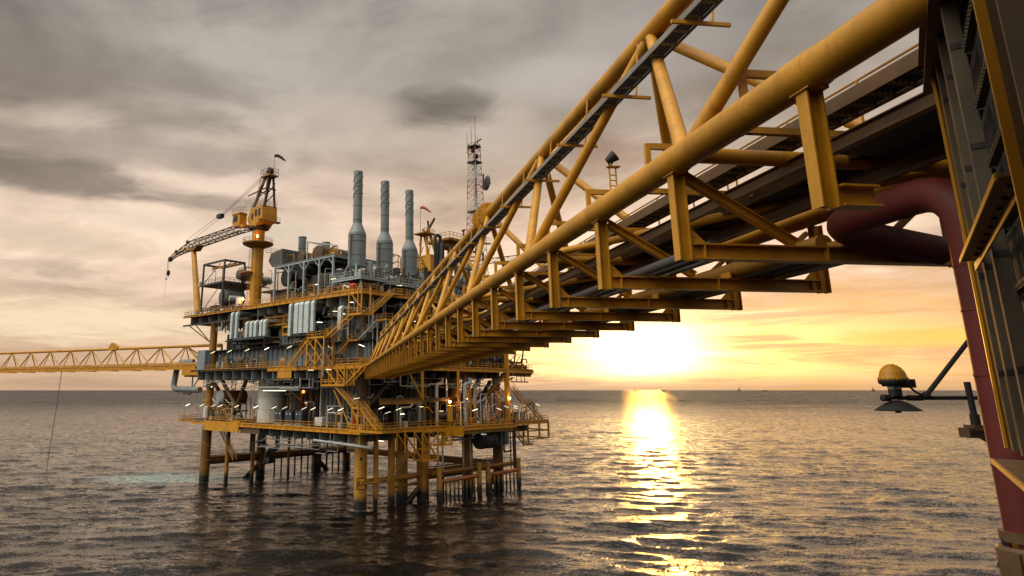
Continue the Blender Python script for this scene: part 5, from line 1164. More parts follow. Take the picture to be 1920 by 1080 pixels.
def build_mast():
    X, Y = 56.5, 15.0
    t = T('lattice_mast', 'tall red and white lattice radio mast behind the bridge', 'mast', (X, Y, ZU))
    RW = [mat('mast_red_paint', (.30, .07, .05), .6, .2), mat('mast_white_paint', (.52, .50, .47), .6, .2)]
    for i in range(9):
        z0, z1 = 42 + i * 5.6, 42 + (i + 1) * 5.6
        w = lambda z: 5.0 - (z - 42) / 50.4 * 2.6
        m = MB(); n = 3
        for j in range(n):
            a, b = z0 + j * 5.6 / n, z0 + (j + 1) * 5.6 / n
            ca = [V((X + e * w(a) / 2, Y + g * w(a) / 2, a)) for e, g in ((-1, -1), (1, -1), (1, 1), (-1, 1))]; cb = [V((X + e * w(b) / 2, Y + g * w(b) / 2, b)) for e, g in ((-1, -1), (1, -1), (1, 1), (-1, 1))]
            for k in range(4):
                m.tube(ca[k], cb[k], .11, n=5, caps=False); m.tube(ca[k], cb[(k + 1) % 4], .045, n=4, caps=False); m.tube(cb[k], ca[(k + 1) % 4], .045, n=4, caps=False); m.tube(cb[k], cb[(k + 1) % 4], .05, n=4, caps=False)
        t.part('mast_section', m, RW[i % 2])
    t.part('cable_ladder', MB().box(X - .4, X + .5, Y - .3, Y + .3, 42, 88), SIL)
    for e, z in ((1.6, 86.5), (1.8, 71.5), (1.5, 91.4)): t.part('platform', MB().box(X - e, X + e, Y - e, Y + e, z, z + .3), DRK)
    for k, (e, g, z, r) in enumerate(((.3, -.5, 88.6, .7), (-.4, .2, 90.2, .6), (.4, .6, 84.8, .5), (-.6, -.8, 72.4, .6), (.9, -.3, 67.0, .7))): t.part('antenna_drum', MB().drum((X + e, Y + g, z), (1, -.4, 0), r, .6, 14, .3), DRK if k < 3 else SIL)
    for k, (e, z0, z1) in enumerate(((-3.2, 88.6, 95), (-1.3, 92, 97.6), (0.6, 92, 101.5), (1.6, 91, 95.6))): t.part('whip_aerial', MB().tube((X + e, Y, z0), (X + e, Y, z1), .09, .05, n=6), BRN)
    for p, q, w in (((-3.2, 90.3), (-.8, 90.3), .14), ((-3.2, 88.8), (-.8, 88.8), .14), ((1.2, 93.4), (3.4, 95.0), .35), ((1.8, 80.5), (4.2, 79.5), .16), ((1.8, 83.5), (4.2, 83.5), .16), ((2, 65), (6, 65), .08)): t.part('side_arm', MB().beam((X + p[0], Y, p[1]), (X + q[0], Y, q[1]), w, w), BRN)
    d = T('satellite_dish', 'dark mesh radio dish seen edge-on at the side of the lattice mast', 'dish', (X + 4.2, Y, 81.5))
    ax = (.90, -.44, -.02)
    d.part('reflector', MB().lathe((X + 4.6, Y, 81.6), [(0, 0), (.8, .1), (1.6, .36), (2.25, .78), (2.3, .74), (1.6, .3), (.8, .05), (0, -.05)], 28, ax), MID)
    d.part('feed', MB().tube((X + 4.6, Y, 81.6), (X + 6.2, Y - .8, 81.6), .09, n=6).ball((X + 6.2, Y - .8, 81.6), .25), DRK)
    d.part('mount', MB().tube((X + 4.1, Y, 79.3), (X + 4.1, Y, 84.2), .2, n=8), DRK)
build_mast()

# ------------------------------------------------------------------ crane rest deck, upper left
def build_rest_deck():
    z = ZU - .25
    t = T('hoist_frame', 'grey open hoist frame with vessels on the upper left deck', 'frame', (5, 58, z))
    c = [(0, 54), (0, 64.6), (6, 54), (6, 64.6)]
    for x, y in c: t.part('post', MB().ib((x, y, z), (x, y, 55), .4, .4, .05, (1, 0, 0)), MID)
    rb = MB()
    for a, b in (((0, 53.7), (0, 64.9)), ((6, 53.7), (6, 64.9)), ((0, 54), (6, 54)), ((0, 64.6), (6, 64.6))): rb.ib((*a, 55), (*b, 55), .3, .5, .05)
    t.part('roof_beam', rb, MID)
    t.part('hoist_rail', MB().ib((3, 53, 54.4), (3, 65.5, 54.4), .35, .5, .06), YEL)
    t.part('brace', MB().beam((0, 64.4, 49.6), (0, 56, 54.4), .14, .14).beam((0, 64.4, 42), (0, 55, 49), .14, .14).beam((0, 54, 53), (2, 54, 54.8), .14, .14).beam((0, 54, 47.4), (2.6, 54, 49), .14, .14).beam((6, 54, 42), (6, 62, 49), .14, .14), MID)
    t.part('mid_platform', MB().box(-.4, 12, 53.2, 65.6, 49.1, 49.4), MID)
    t.part('guard_rail', MB().rail([(-.4, 65.6, 49.4), (-.4, 53.2, 49.4), (12, 53.2, 49.4)], 1.1, 1.5, .05), MID)
    for i, (x, y, zz, r, l, ax, lab) in enumerate(((5.5, 51.0, 51.1, 1.3, 6, (1, 0, 0), 'ribbed grey vessel on the upper floor of the hoist frame'), (3.4, 55.0, 45.4, 2.2, 5, (1, 0, 0), 'large ribbed grey vessel hung inside the hoist frame'), (9.5, 51.5, 50.6, 1.0, 6, (1, 0, 0), 'smaller pale vessel right of the hoist frame'))):
        v = T('vessel', lab, 'vessel', (x, y, zz))
        v.part('shell', MB().drum((x, y, zz), ax, r, l, 20, .3), MID if i < 2 else LGR)
        b = MB()
        for e in (-.35, 0, .35): b.lathe((x + e * l, y, zz), [(r, -.08), (r + .09, -.06), (r + .09, .06), (r, .08)], 20, (1, 0, 0))
        v.part('band', b, MID)
        v.part('pipe', MB().path(bend([(x - 1, y, zz + r), (x - 1, y, zz + r + 1), (x + 1, y + .5, zz + r + 1), (x + 1, y + .5, zz)], .4), .16, 8), MID)
        v.part('saddle', MB().box(x - 1.6, x - 1.2, y - r * .8, y + r * .8, zz - r - .6, zz - r * .5).box(x + 1.2, x + 1.6, y - r * .8, y + r * .8, zz - r - .6, zz - r * .5), BRN)
    rnd = random.Random(11)
    for k in range(10):
        y = 66 - k * 2.2; x = -1.2 + rnd.random() * 2
        v = T('valve_unit', nth(k, 'small valve unit along the upper left deck edge') if k else 'leftmost small valve unit along the upper left deck edge', 'valve', (x, y, z), FP, 'valve units on the upper left deck')
        h = .9 + rnd.random() * 1.5
        v.part('body', MB().drum((x, y, z + .7), (0, 1, 0), .35 + rnd.random() * .2, .8, 10, .3), rnd.choice((MID, WHT, OCH, LGR)))
        v.part('stem', MB().tube((x, y, z), (x, y, z + h), .1, n=6).lathe((x, y, z + h), [(.0, .04), (.35, .04), (.35, -.04), (0, -.04)], 10), rnd.choice((YEL, MID, BRN)))
    p = T('pipe_rack', 'low dark pipe rack along the upper left deck', 'pipework', (2, 60, z))
    for k in range(6): p.part('pipe', MB().path(bend([(1 + k * .5, 66, z), (1 + k * .5, 66, z + 1.5 + .3 * k), (1 + k * .5, 48 + k, z + 1.5 + .3 * k), (1 + k * .5, 48 + k, z)], .4), .12, 8), (MID, BRN, LGR)[k % 3])
    s = T('cooler', 'white cylindrical coolers beside the foot of the left crane', 'cooler', (2, 48, z))
    s.part('drum', MB().drum((2, 50.6, z + 3.6), (1, -.3, 0), .8, 3.6, 14, .2), LGR); s.part('drum', MB().drum((1, 47.6, z + 2.4), (0, 0, 1), .8, 2.0, 14, .3), WHT); s.part('frame', MB().beam((1, 49, z), (1, 49, z + 3), .2, .2).beam((3, 49, z), (3, 49, z + 3), .2, .2).beam((1, 52, z), (1, 52, z + 3), .2, .2), OCH)
    for i, (x, y) in enumerate(((2, 61.6), (9, 56.4), (12, 50))):
        l = T('lamp_post', ['unlit bent lamp post left', 'unlit bent lamp post in the middle', 'unlit bent lamp post right'][i] + ' on the hoist frame platform', 'lamp', (x, y, 49.4), FP, 'unlit lamp posts on the hoist frame')
        l.part('post', MB().path(bend([(x, y, 49.4), (x, y, 53), (x, y + 1.2, 53.5)], .4), .08, 6), BRN); l.part('head', MB().beam((x, y + .7, 53.35), (x, y + 1.9, 53.6), .2, .12), MID)
build_rest_deck()

# ------------------------------------------------------------------ left bridge
def build_left_bridge():
    A = Vector((-55.2, 180.5, 0)); B = Vector((-132.0, 219.1, 0)); d = (B - A).normalized()
    Fr = Matrix.Translation(A) @ Matrix.Rotation(math.atan2(d.y, d.x), 4, 'Z')        # x along the bridge away from the platform, y towards us
    t = T('link_bridge', 'long slim yellow truss bridge leaving the frame at the far left', 'bridge', (0, 0, 27.5), Fr)
    L = 112; zb, zt = 28.1, 33.5; w = 2.3
    t.part('chord', MB().tube((-6, 0, zt), (L, 0, zt), .38, n=14), YEL)
    for y in (-w, w): t.part('chord', MB().tube((-2, y, zb), (L, y, zb), .3, n=12), YEL)
    t.part('girder', MB().ib((0, w + .35, 27.75), (L, w + .35, 27.75), .3, 1.1, .05), YEL)
    t.part('deck', MB().box(0, L, -w, w, 27.5, 27.65), GRT)
    t.part('pipe', MB().tube((-2, w - .6, 28.6), (L, w - .6, 28.6), .55, n=14), OCH); t.part('pipe', MB().tube((-2, -.6, 28.5), (L, -.6, 28.5), .4, n=12), YEL)
    xs = [6.5 + 9.3 * i for i in range(12)]
    for i, x in enumerate(xs):
        for y in (-w, w): t.part('post', MB().tube((x, 0, zt), (x, y, zb), .16, n=8), YEL)
        t.part('diagonal', MB().tube((x, 0, zt), (x + 9.3, -w, zb), .17, n=8), YEL); t.part('diagonal', MB().tube((x, 0, zt), (x - 8.8, w, zb), .17, n=8), YEL)
        t.part('cross_beam', MB().ib((x, -w, 27.4), (x, w + .3, 27.4), .25, .4, .04), OCH)
    t.part('guard_rail', MB().rail([(0, -w, 27.7), (L, -w, 27.7)], 1.1, 2.4, .045), OCH)
    t.part('end_frame', MB().beam((-6.2, 0, 33.6), (-6.2, 0, 27.0), .4, .4).beam((-6, 0, 33.1), (-2.5, 0, 33.1), .5, .4).tube((6.5, 0, zt), (-3.5, w, zb), .2, n=8).tube((6.5, 0, zt), (-3.5, -w, zb), .2, n=8), OCH)
    t.part('landing_girder', MB().box(-6, 4, -2.6, 3.2, 25.7, 27.2), YEL)
    t.part('joint_housing', MB().prism([(xs[3] - 1.7, -.6, 33.3), (xs[3] - 1.9, -.6, 34.0), (xs[3] + .5, -.6, 35.3), (xs[3] + 1.8, -.6, 34.1), (xs[3] + 1.4, -.6, 33.1)], (0, 1.2, 0)), YEL)
    r = T('hanging_rope', 'long thin dark rope hanging from the left bridge to the water', 'rope', (xs[5], w, 27.3), Fr)
    r.part('rope', MB().path([(xs[5], w, 27.3), (xs[5] + .3, w, 18), (xs[5] + .9, w + .1, 8), (xs[5] + 1.2, w + .2, -1)], .09, 6), ROP)
    r.part('shackle', MB().ball((xs[5], w, 27.2), .22, 8), BLK)
build_left_bridge()

# ------------------------------------------------------------------ far away on the horizon
def build_far():
    for i, (az, D, k, lab) in enumerate(((25.6, 9500, 0, 'tiny dark rig with a flare tower on the horizon right of the sun'), (18.2, 11000, 1, 'tiny low ship just left below the sun glow on the horizon'), (20.3, 12500, 1, 'tiny low ship on the horizon under the sun'), (27.4, 12000, 1, 'tiny low ship to the right of the far rig'), (34.0, 10500, 0, 'tiny rig far to the right near the domed lamp'))):
        x, y = D * math.sin(R(az)), D * math.cos(R(az))
        t = T('distant_rig' if k == 0 else 'distant_ship', lab, 'rig' if k == 0 else 'ship', (x, y, 0), FW)
        if k == 0:
            t.part('deck', MB().box(x - 14, x + 14, y - 12, y + 12, 14, 24), DRK)
            for e in (-11, 11): t.part('leg', MB().box(x + e - 1.5, x + e + 1.5, y - 2, y + 2, -2, 14), DRK)
            t.part('derrick_base', MB().box(x - 7, x + 7, y - 4, y + 6, 24, 26), DRK); t.part('derrick', MB().prism([(x - 5, y, 24), (x + 5, y, 24), (x + 1.5, y, 58), (x - 1.5, y, 58)], (0, 4, 0)), DRK)
        else:
            t.part('hull', MB().prism([(x - 42, y, -1), (x + 38, y, -1), (x + 44, y, 10), (x - 44, y, 9)], (0, 14, 0)), DRK); t.part('bridge_house', MB().box(x - 38, x - 24, y, y + 12, 9, 20), DRK)
build_far()

# ------------------------------------------------------------------ small process clutter along the decks
def build_clutter():
    rnd = random.Random(21)
    PAL = (OCH, MID, DRK, SIL, LGR, YEL, BRN, WHT, DRK, MID)
    def bank(lab, x0, x1, y0, y1, z, n, hmax):
        """a bank of piping and small gear standing on one stretch of deck"""
        t = T('pipe_bank', lab, 'pipework', (x0, y0, z))
        for k in range(n):
            x = x0 + (x1 - x0) * rnd.random(); y = y0 + (y1 - y0) * rnd.random(); h = hmax * (.35 + .65 * rnd.random()); m = rnd.choice(PAL); q = rnd.random()
            along = (1, 0, 0) if x1 - x0 > y1 - y0 else (0, 1, 0); av = V(along); p = V((x, y, z)); up = V((0, 0, 1))
            if q < .40: t.part('pipe', MB().path(bend([p, p + up * h, p + up * h + av * (1 + 2.5 * rnd.random()), p + up * (h + rnd.choice((-1, .8))) + av * (2 + 2 * rnd.random())], .35, 3), .07 + .12 * rnd.random(), 8), m)
            elif q < .55: t.part('vessel', MB().drum(p + up * (h * .4 + .3), (0, 0, 1), .3 + .35 * rnd.random(), h * .6, 12, .3).tube(p, p + up * .4, .25, n=8), m)
            elif q < .70: t.part('cabinet', MB().box(x - .4, x + .4, y - .5, y + .5, z, z + .8 + rnd.random()), m)
            elif q < .85: t.part('valve', MB().tube(p, p + up * (h * .5), .09, n=6).lathe(p + up * (h * .5), [(0, .04), (.32, .04), (.32, -.04), (0, -.04)], 10).drum(p + up * .5, along, .25, .7, 8, .3), m)
            else:
                s = p + up * (h * .3)
                t.part('support_frame', MB().beam(p, p + up * h, .14, .14).beam(p + av * 2, p + av * 2 + up * h, .14, .14).beam(p + up * h, p + av * 2 + up * h, .14, .18).beam(s, s + av * 2, .1, .1), rnd.choice((YEL, OCH, MID)))
    bank('valves and piping crowding the far left end of the lower deck', -1.5, 3, 44, 59, ZL, 34, 5.0)
    bank('dark piping behind the navy cabinets', 3.5, 6, 18, 31, ZL, 26, 8.0)
    bank('piping and gear under the lower stairs', -1.5, 3, -2, 5.5, ZL, 16, 3.5)
    bank('piping and gear in the dark bay right of the lower stairs', 2, 20, -1, 2.5, ZL, 40, 6.5)
    bank('piping and orange gear at the right of the lower deck', 21, 43, -6, 2, ZL, 46, 6.5)
    bank('gear on the small end platform at lower right', 47, 58, -2, 3, ZL, 22, 3.2)
    bank('small gear on the middle deck walkway by the stairs', -1.5, .6, -2, 16, ZM, 16, 2.2)
    bank('piping on the middle deck right of the bridge end', 15, 45, -2, -1.6, ZM, 50, 6.0)
    bank('tangled piping on the gallery above the corrugated walls', -.5, 3, 21, 33, 36.5, 24, 3.4)
    bank('piping under the top deck behind the upper stairs', -1, 2, -1.5, 11, 36.8, 24, 3.8)
    bank('gear crowding the top deck at the foot of the stacks', -1.5, 2, 0, 12, ZU, 20, 2.6)
    bank('piping between the stack platforms', 4, 24, 0, 3, ZU, 30, 5.5)
    bank('gear on the roof of the pale steel frame', 4, 13, 13, 33, 51.2, 30, 3.0)
    bank('piping inside the pale steel frame', 2.5, 4.8, 12, 34, ZU, 26, 6.0)
    bank('low gear on the upper left deck beside the hoist frame', 1, 9, 46, 66, ZU - .25, 34, 3.4)
    bank('dark gear under the upper left deck', -1, 4, 36, 56, 36.4, 26, 3.6)
    bank('gear and piping against the corrugated wall of the middle deck, left half', -.4, .6, 30, 55, ZM, 30, 3.2)
    bank('conduits and boxes on the corrugated wall behind the main stairs', .2, 1.0, -1.5, 21, 31.9, 34, 4.6)
    bank('piping along the ledge below the short white ducts', -.4, 1.2, 24, 47, 31.8, 24, 2.4)
    bank('dark gear deep inside the lower deck behind the pale tank', 6.5, 10, 30, 50, ZL, 26, 8.0)
    bank('tall piping at the right end of the lower deck', 32, 43, -2, 6, ZL, 34, 9.0)
    bank('piping on the ledge of the right end struts', 46, 54, -2, 3, ZM + .3, 18, 2.4)
    bank('small gear on the stack platforms', 0, 22, .2, 3.5, 44.4, 34, 2.6)
    bank('pipes between the stacks and the second crane', 20, 38, 8, 20, 49, 36, 6.0)
build_clutter()

# ------------------------------------------------------------------ the big link bridge (x across, y along, z up)
def build_bridge():
    b = T('link_bridge', 'big yellow tubular truss bridge running overhead from the right to the platform', 'bridge', (9.3, 7.0, 26.3), FB)
    S0, S1 = 5.2, 130.0
    CL, CR, CT = (6.5, 26.3), (12.1, 26.3), (9.0, 32.1)
    P = lambda c, s: (c[0], s, c[1])
    b.part('chord', MB().tube(P(CL, S0), P(CL, S1), 0.268, n=24), YBR)
    b.part('chord', MB().tube(P(CR, S0 + 1), P(CR, S1 + 3), 0.23, n=20), YBR)
    b.part('chord', MB().tube(P(CT, 5.0), P(CT, 124), 0.28, n=24), YBR)
    C = [11.2 + 10.3 * i for i in range(-1, 12)]
    for i, s in enumerate(C):
        if s > 3 and s < S1:
            b.part('strut', MB().tube(P(CL, s), P(CR, s), 0.15, n=12), YBR)
        if i + 1 < len(C) and C[i + 1] < S1 + 2:
            t = s + 5.5; e = min(C[i + 1], S1)
            for c in (CL, CR):
                if s > 3: b.part('web_brace', MB().tube(P(c, s), P(CT, t), 0.155, n=14), YBR)
                b.part('web_brace', MB().tube(P(CT, t), P(c, e), 0.155, n=14), YBR)
            if s > 3: b.part('diagonal_strut', MB().tube(P(CR, s), P(CL, e), 0.12, n=10), YBR)
    for k in range(10):
        for c, r in ((CL, .268), (CR, .23), (CT, .28)):
            sw = 9.6 + 6.1 * k
            b.part('weld_seam', MB().lathe((c[0], sw, c[1]), [(r - .01, -.02), (r + .008, -.008), (r + .008, .008), (r - .01, .02)], 24, (0, 1, 0)), YBR)
    # joint with a pair of bolted flanges on the top chord
    for s in (37.4, 38.7):
        m = MB().lathe((9.0, s, 32.1), [(0.28, -0.09), (0.72, -0.09), (0.72, 0.09), (0.28, 0.09)], 28, (0, 1, 0))
        for k in range(14):
            a = k * math.tau / 14
            m.tube((9.0 + .6 * math.cos(a), s - .14, 32.1 + .6 * math.sin(a)), (9.0 + .6 * math.cos(a), s + .14, 32.1 + .6 * math.sin(a)), 0.04, n=6)
        b.part('flange', m, YBR)
    # hanger frames below carrying the pipe rack
    s = 7.9; i = 0
    while s < 128:
        b.part('hanger', MB().ib((6.52, s, 26.1), (6.52, s, 24.36), 0.22, 0.25, 0.025, (1, 0, 0)), YBR)
        if i: b.part('hanger', MB().ib((12.25, s, 26.1), (12.25, s, 24.36), 0.22, 0.25, 0.025, (1, 0, 0)), YBR)
        b.part('cross_beam', MB().ib((6.7, s, 24.53), (12.1 if i else 7.25, s, 24.53), 0.26, 0.30, 0.03), YBR)
        if i != 0: b.part('knee_brace', MB().ib((6.7, s, 26.0), (8.9, s + 0.1, 24.76), 0.16, 0.18, 0.02), YBR)
        if i: b.part('knee_brace', MB().beam((12.0, s, 25.9), (10.6, s, 24.74), 0.10, 0.12), YBR)
        if 0 < i < 9:
            for x in (6.9, 9.4, 11.9): b.part('stiffener', MB().box(x - .012, x + .012, s - .125, s + .125, 24.41, 24.65), YBR)
            for x in (6.52, 12.25):
                b.part('gusset', MB().prism([(x + (.125 if x < 9 else -.125), s - .012, 24.68), (x + (.5 if x < 9 else -.5), s - .012, 24.68), (x + (.125 if x < 9 else -.125), s - .012, 25.05)], (0, .024, 0)), YBR)
        if i < 9: b.part('saddle_plate', MB().lathe((6.5, s, 26.3), [(.269, -.26), (.284, -.25), (.284, .25), (.269, .26)], 24, (0, 1, 0)).box(6.36, 6.68, s - .19, s + .19, 26.03, 26.07), YBR)
        if i < 20:
            b.part('tray_bracket', MB().beam((7.22, s + 2.4, 26.40), (7.22, s + 2.4, 27.62), 0.10, 0.12).beam((7.27, s + 2.4, 27.56), (8.3, s + 2.4, 27.56), 0.10, 0.14)
                   .beam((6.6, s + 2.4, 26.46), (9.7, s + 2.4, 26.46), 0.12, 0.12), YBR)
        s += 3.72; i += 1
    # cable trays: side plates with rungs, open below
    def tray(x, z, w, h, s0, s1, m=TRY, rung=0.42):
        t = MB()
        for e in (-1, 1): t.beam((x + e * w / 2, s0, z), (x + e * w / 2, s1, z), 0.03, h)
        n = int((s1 - s0) / rung)
        for k in range(n): t.beam((x - w / 2, s0 + k * rung, z - h / 2 + .04), (x + w / 2, s0 + k * rung, z - h / 2 + .04), 0.09, 0.04)
        b.part('cable_tray', t, m)
        cb = MB()
        for k in range(5): cb.tube((x - w * .36 + k * w * .18, s0, z - h / 2 + .09), (x - w * .36 + k * w * .18, s1, z - h / 2 + .09), w * .075, n=6)
        b.part('cable_bundle', cb, BLK)
    tray(7.62, 27.10, 0.5, 0.28, 6.5, 128)
    tray(8.1, 30.4, 0.46, 0.15, 8.0, 118, TRY, 0.62)
    tray(9.1, 26.95, 0.6, 0.26, 6.5, 128, COLM)
    for k in range(26):
        s = 9.0 + k * 4.0
        if s < 112: b.part('tray_hanger', MB().beam((7.55, s, 30.24), (9.0, s, 30.24), 0.07, 0.09).tube((8.55, s, 30.25), (8.75, s, 31.95), 0.035, n=6), YBR)
    # walkway with its guard rails
    b.part('walkway', MB().box(9.75, 11.55, 6.5, 129, 26.52, 26.62), GRT)
    st = MB()
    for x in (9.8, 11.5): st.beam((x, 6.5, 26.40), (x, 129, 26.40), 0.12, 0.22)
    for k in range(60): st.beam((9.8, 7.0 + k * 2.05, 26.42), (11.5, 7.0 + k * 2.05, 26.42), 0.08, 0.14)
    b.part('walkway_joist', st, BRN)  # brown in place of ochre: shade below the walkway as colour
    for x in (9.78, 11.52): b.part('guard_rail', MB().rail([(x, 6.6, 26.62), (x, 129, 26.62)], 1.1, 2.0, 0.025), YBR)
    # pipes lying on the cross beams
    for x, r, m in ((7.5, 0.11, MID), (7.85, 0.08, MID), (8.15, 0.08, SIL), (9.9, 0.20, OCH), (10.45, 0.12, MID), (10.85, 0.16, OCH), (11.2, 0.07, SIL)):
        b.part('pipe', MB().tube((x, 12.2, 24.69 + r), (x, 131, 24.69 + r), r, n=12), m)
    for k in range(9):
        s = 7.9 + 3.72 * (k + 1)
        for x, r in ((9.9, 0.20), (10.85, 0.16)): b.part('pipe_shoe', MB().beam((x - r - .03, s + .2, 24.75), (x - r - .03, s - .2, 24.75), .04, .14), YBR)
    # shallow dark tray and stringers under the walkway
    b.part('stringer', MB().ib((8.55, 6.5, 26.1), (8.55, 129, 26.1), 0.16, 0.26, 0.02), COLM)  # stringers coloured brown to stand in for shade underneath
    b.part('stringer', MB().ib((10.4, 6.5, 26.05), (10.4, 129, 26.05), 0.16, 0.26, 0.02), COLM)
    b.part('soffit_plate', MB().box(8.7, 12.0, 6.2, 10.6, 26.2, 26.23), DRK)
    # end frame on the platform side
    e = MB()
    for c in (6.5, 12.1): e.ib((c, 129.2, 24.2), (c, 129.2, 28.0), 0.4, 0.4, 0.04)
    e.ib((6.3, 129.2, 24.3), (12.3, 129.2, 24.3), 0.4, 0.5, 0.04)
    b.part('end_frame', e, YEL)
    # small lamps and floodlight living on the bridge
    l = T('tube_lamp', 'small lit tube lamp on the bridge walkway, seen through the hanger frames at right', 'lamp', (9.9, 15.2, 26.7), FB)
    l.part('bracket', MB().tube((9.9, 15.2, 26.6), (9.9, 15.2, 27.5), 0.025, n=6), YBR)
    l.part('tube', MB().beam((9.9, 15.1, 27.5), (10.5, 14.7, 27.62), 0.08, 0.07), TUBE)
    f = T('floodlight', 'black floodlight on a short stand above the bridge cable tray', 'floodlight', (7.36, 16.3, 26.5), FB)
    st = MB()
    for e in (-.09, .09): st.tube((7.36 + e, 16.3, 26.5), (7.36 + e, 16.3, 27.82), 0.025, n=6)
    for k in range(5): st.tube((7.27, 16.3, 27.0 + k * .15), (7.45, 16.3, 27.0 + k * .15), 0.018, n=6)
    st.beam((7.2, 16.3, 27.83), (7.56, 16.3, 27.83), .16, .03)
    f.part('stand', st, YBR)
    f.part('lamp_head', MB().lathe((7.32, 16.2, 28.05), [(0.02, -.17), (.09, -.16), (.12, -.04), (.16, .1), (.15, .13), (.02, .12)], 16, (.6, -.35, .45)), BLK)
    f.part('yoke', MB().tube((7.3, 16.3, 27.84), (7.2, 16.25, 28.02), .02, n=6).tube((7.3, 16.3, 27.84), (7.46, 16.3, 28.07), .02, n=6), BLK)
build_bridge()

# ------------------------------------------------------------------ near platform on the right (x away from the sight line, y along)
def build_near():
    r = T('cable_rack', 'tall brown wall of vertical cable ladders on the right edge of the view', 'cable rack', (0.95, 8.0, 21.4), FN)
    H0, H1 = 21.35, 31.0
    x = 0.85
    # vertical rails (flat bars and ladder sides) from the far edge towards the camera
    for y0, wd in ((10.05, .05), (9.28, .085), (8.44, .125)):
        r.part('rail', MB().box(x, x + wd, y0, y0 + .03, H0, H1).box(x, x + .02, y0 + .03, y0 + .14, H0, H1), RAK)
        z = H0 + .8
        while z < H1: r.part('splice_plate', MB().box(x + .004, x + wd + .006, y0 - .008, y0, z, z + .06), BLK); z += 1.1
    for (ya, yb) in ((9.3, 10.05), (8.47, 9.25), (6.0, 8.4)):
        z = H0 + 0.3
        while z < H1:
            m = MB().box(x + 0.10, x + 0.125, ya, yb, z, z + 0.06); m.box(x + .125, x + .17, ya, yb, z, z + .012)
            n = int((yb - ya) / .09)
            for k in range(n): m.box(x + .085, x + .10, ya + k * .09 + .02, ya + k * .09 + .055, z + .012, z + .038)
            r.part('rung', m, RAK); z += 0.62
        cb = MB()
        k = ya + .05
        while k < yb - .04:
            rr = 0.018 + 0.014 * random.random(); cb.tube((x + 0.24, k, H0), (x + 0.24, k, H1), rr, n=6); k += rr * 2.4
        r.part('cable_bundle', cb, BLK)
    r.part('back_plate', MB().box(1.45, 1.48, 4.0, 10.6, H0, H1), BLK)  # black sheet standing in for the shade between the rails
    r.part('edge_angle', MB().box(x - .03, x + .0, 10.50, 10.56, H0, H1).box(x, x + .2, 10.53, 10.56, H0, H1), YEL)
    r.part('shelf', MB().box(0.6, 1.3, 4.5, 9.1, 21.30, 21.33), COLM)
    r.part('shelf_edge', MB().box(0.58, 0.6, 4.5, 9.1, 21.29, 21.335), YEL)
    # column and channel
    c = T('column', 'heavy brown flanged column in front of the cable rack at the right edge', 'column', (0.86, 5.1, 20.0), FN)
    c.part('web', MB().box(0.88, 0.91, 4.75, 5.5, 20, 33), COLM)
    c.part('flange', MB().box(0.785, 1.12, 5.5, 5.54, 20, 33), COLM)
    c.part('flange_edge', MB().box(0.725, 0.785, 5.5, 5.54, 20, 33), YEL)  # yellow strip paints the lit edge of the brown flange
    c.part('flange', MB().box(0.72, 1.1, 4.71, 4.75, 20, 33), COLM)
    ch = T('channel_beam', 'short yellow channel beam bolted across the cable rack', 'beam', (0.74, 7.6, 23.4), FN)
    ch.part('web', MB().box(0.70, 0.83, 5.9, 9.75, 23.42, 23.45), COLM)  # brown web, yellow flanges: shade and rim light put into colour
    ch.part('flange', MB().box(0.685, 0.70, 5.9, 9.75, 23.40, 23.45), YEL)
    ch.part('flange', MB().box(0.83, 0.845, 5.9, 10.0, 23.34, 23.42), YEL)
    bo = MB()
    for k in range(9): bo.tube((0.80, 6.2 + k * .38, 23.40), (0.80, 6.2 + k * .38, 23.43), 0.022, n=6)
    ch.part('bolt', bo, BLK)
    # overhead deck edge beams
    d = T('deck_frame', 'dark overhead deck beams of the near platform at the top right corner', 'deck', (2.0, 6.0, 26.0), FN)
    d.part('edge_beam', MB().ib((0.83, 1.0, 26.21), (0.83, 11.1, 26.21), 0.17, 0.42, 0.02), COLM)
    for k, y in enumerate((9.2, 7.4, 5.6)):
        d.part('joist', MB().ib((1.45, y, 26.4), (9.0, y, 26.4), 0.16, 0.3, 0.02), OCH)
    d.part('deck_plate', MB().box(1.4, 9.0, 2.0, 11.0, 26.66, 26.72), GRT)
    d.part('deck_plate', MB().box(-6.2, 1.39, -12.0, 4.2, 26.66, 26.72), GRT)  # unseen stretch of deck, added overhead to shade the rack
    d.part('rear_light_blocker', MB().box(-9.0, 9.0, -8.2, -8.0, 20.0, 26.6), MID)  # unseen wall behind the viewpoint, added to block sky light
    d.part('lower_deck', MB().box(-9.0, 9.0, -8.0, -0.5, 20.2, 20.28), GRT)
    # red riser pipe with its bend
    rp = T('riser_pipe', 'dark red riser pipe bending over from the bridge and dropping to the sea', 'pipe', (9.2, 8.45, 20.0), FB)
    pts = bend([(9.2, 8.45, -3), (9.2, 8.45, 25.0), (9.2, 11.25, 24.98), (11.6, 11.3, 24.6)], 0.85, 8)
    rp.part('pipe', MB().path(pts, 0.275, 24), RED)
    w = MB()
    for z in (21.0, 22.2, 23.1, 23.75): w.lathe((9.2, 8.45, z), [(.265, -.02), (.284, -.012), (.284, .012), (.265, .02)], 24)
    for y in (9.5, 10.3): w.lathe((9.2, y, 24.985), [(.265, -.02), (.283, -.01), (.283, .01), (.265, .02)], 24, (0, 1, 0))
    rp.part('weld_seam', w, RED)
    rp.part('collar', MB().lathe((9.2, 8.45, 20.12), [(.27, -.06), (.34, -.06), (.34, .06), (.27, .06)], 24), COLM)
    cl = T('riser_clamp', 'brown bolted clamp box around the red riser at the bottom right corner', 'clamp', (9.2, 8.45, 19.0), FB)
    cl.part('clamp_shell', MB().lathe((9.2, 8.45, 19.3), [(.25, -1.4), (.40, -1.4), (.40, .66), (.36, .70), (.25, .70)], 24), COLM)
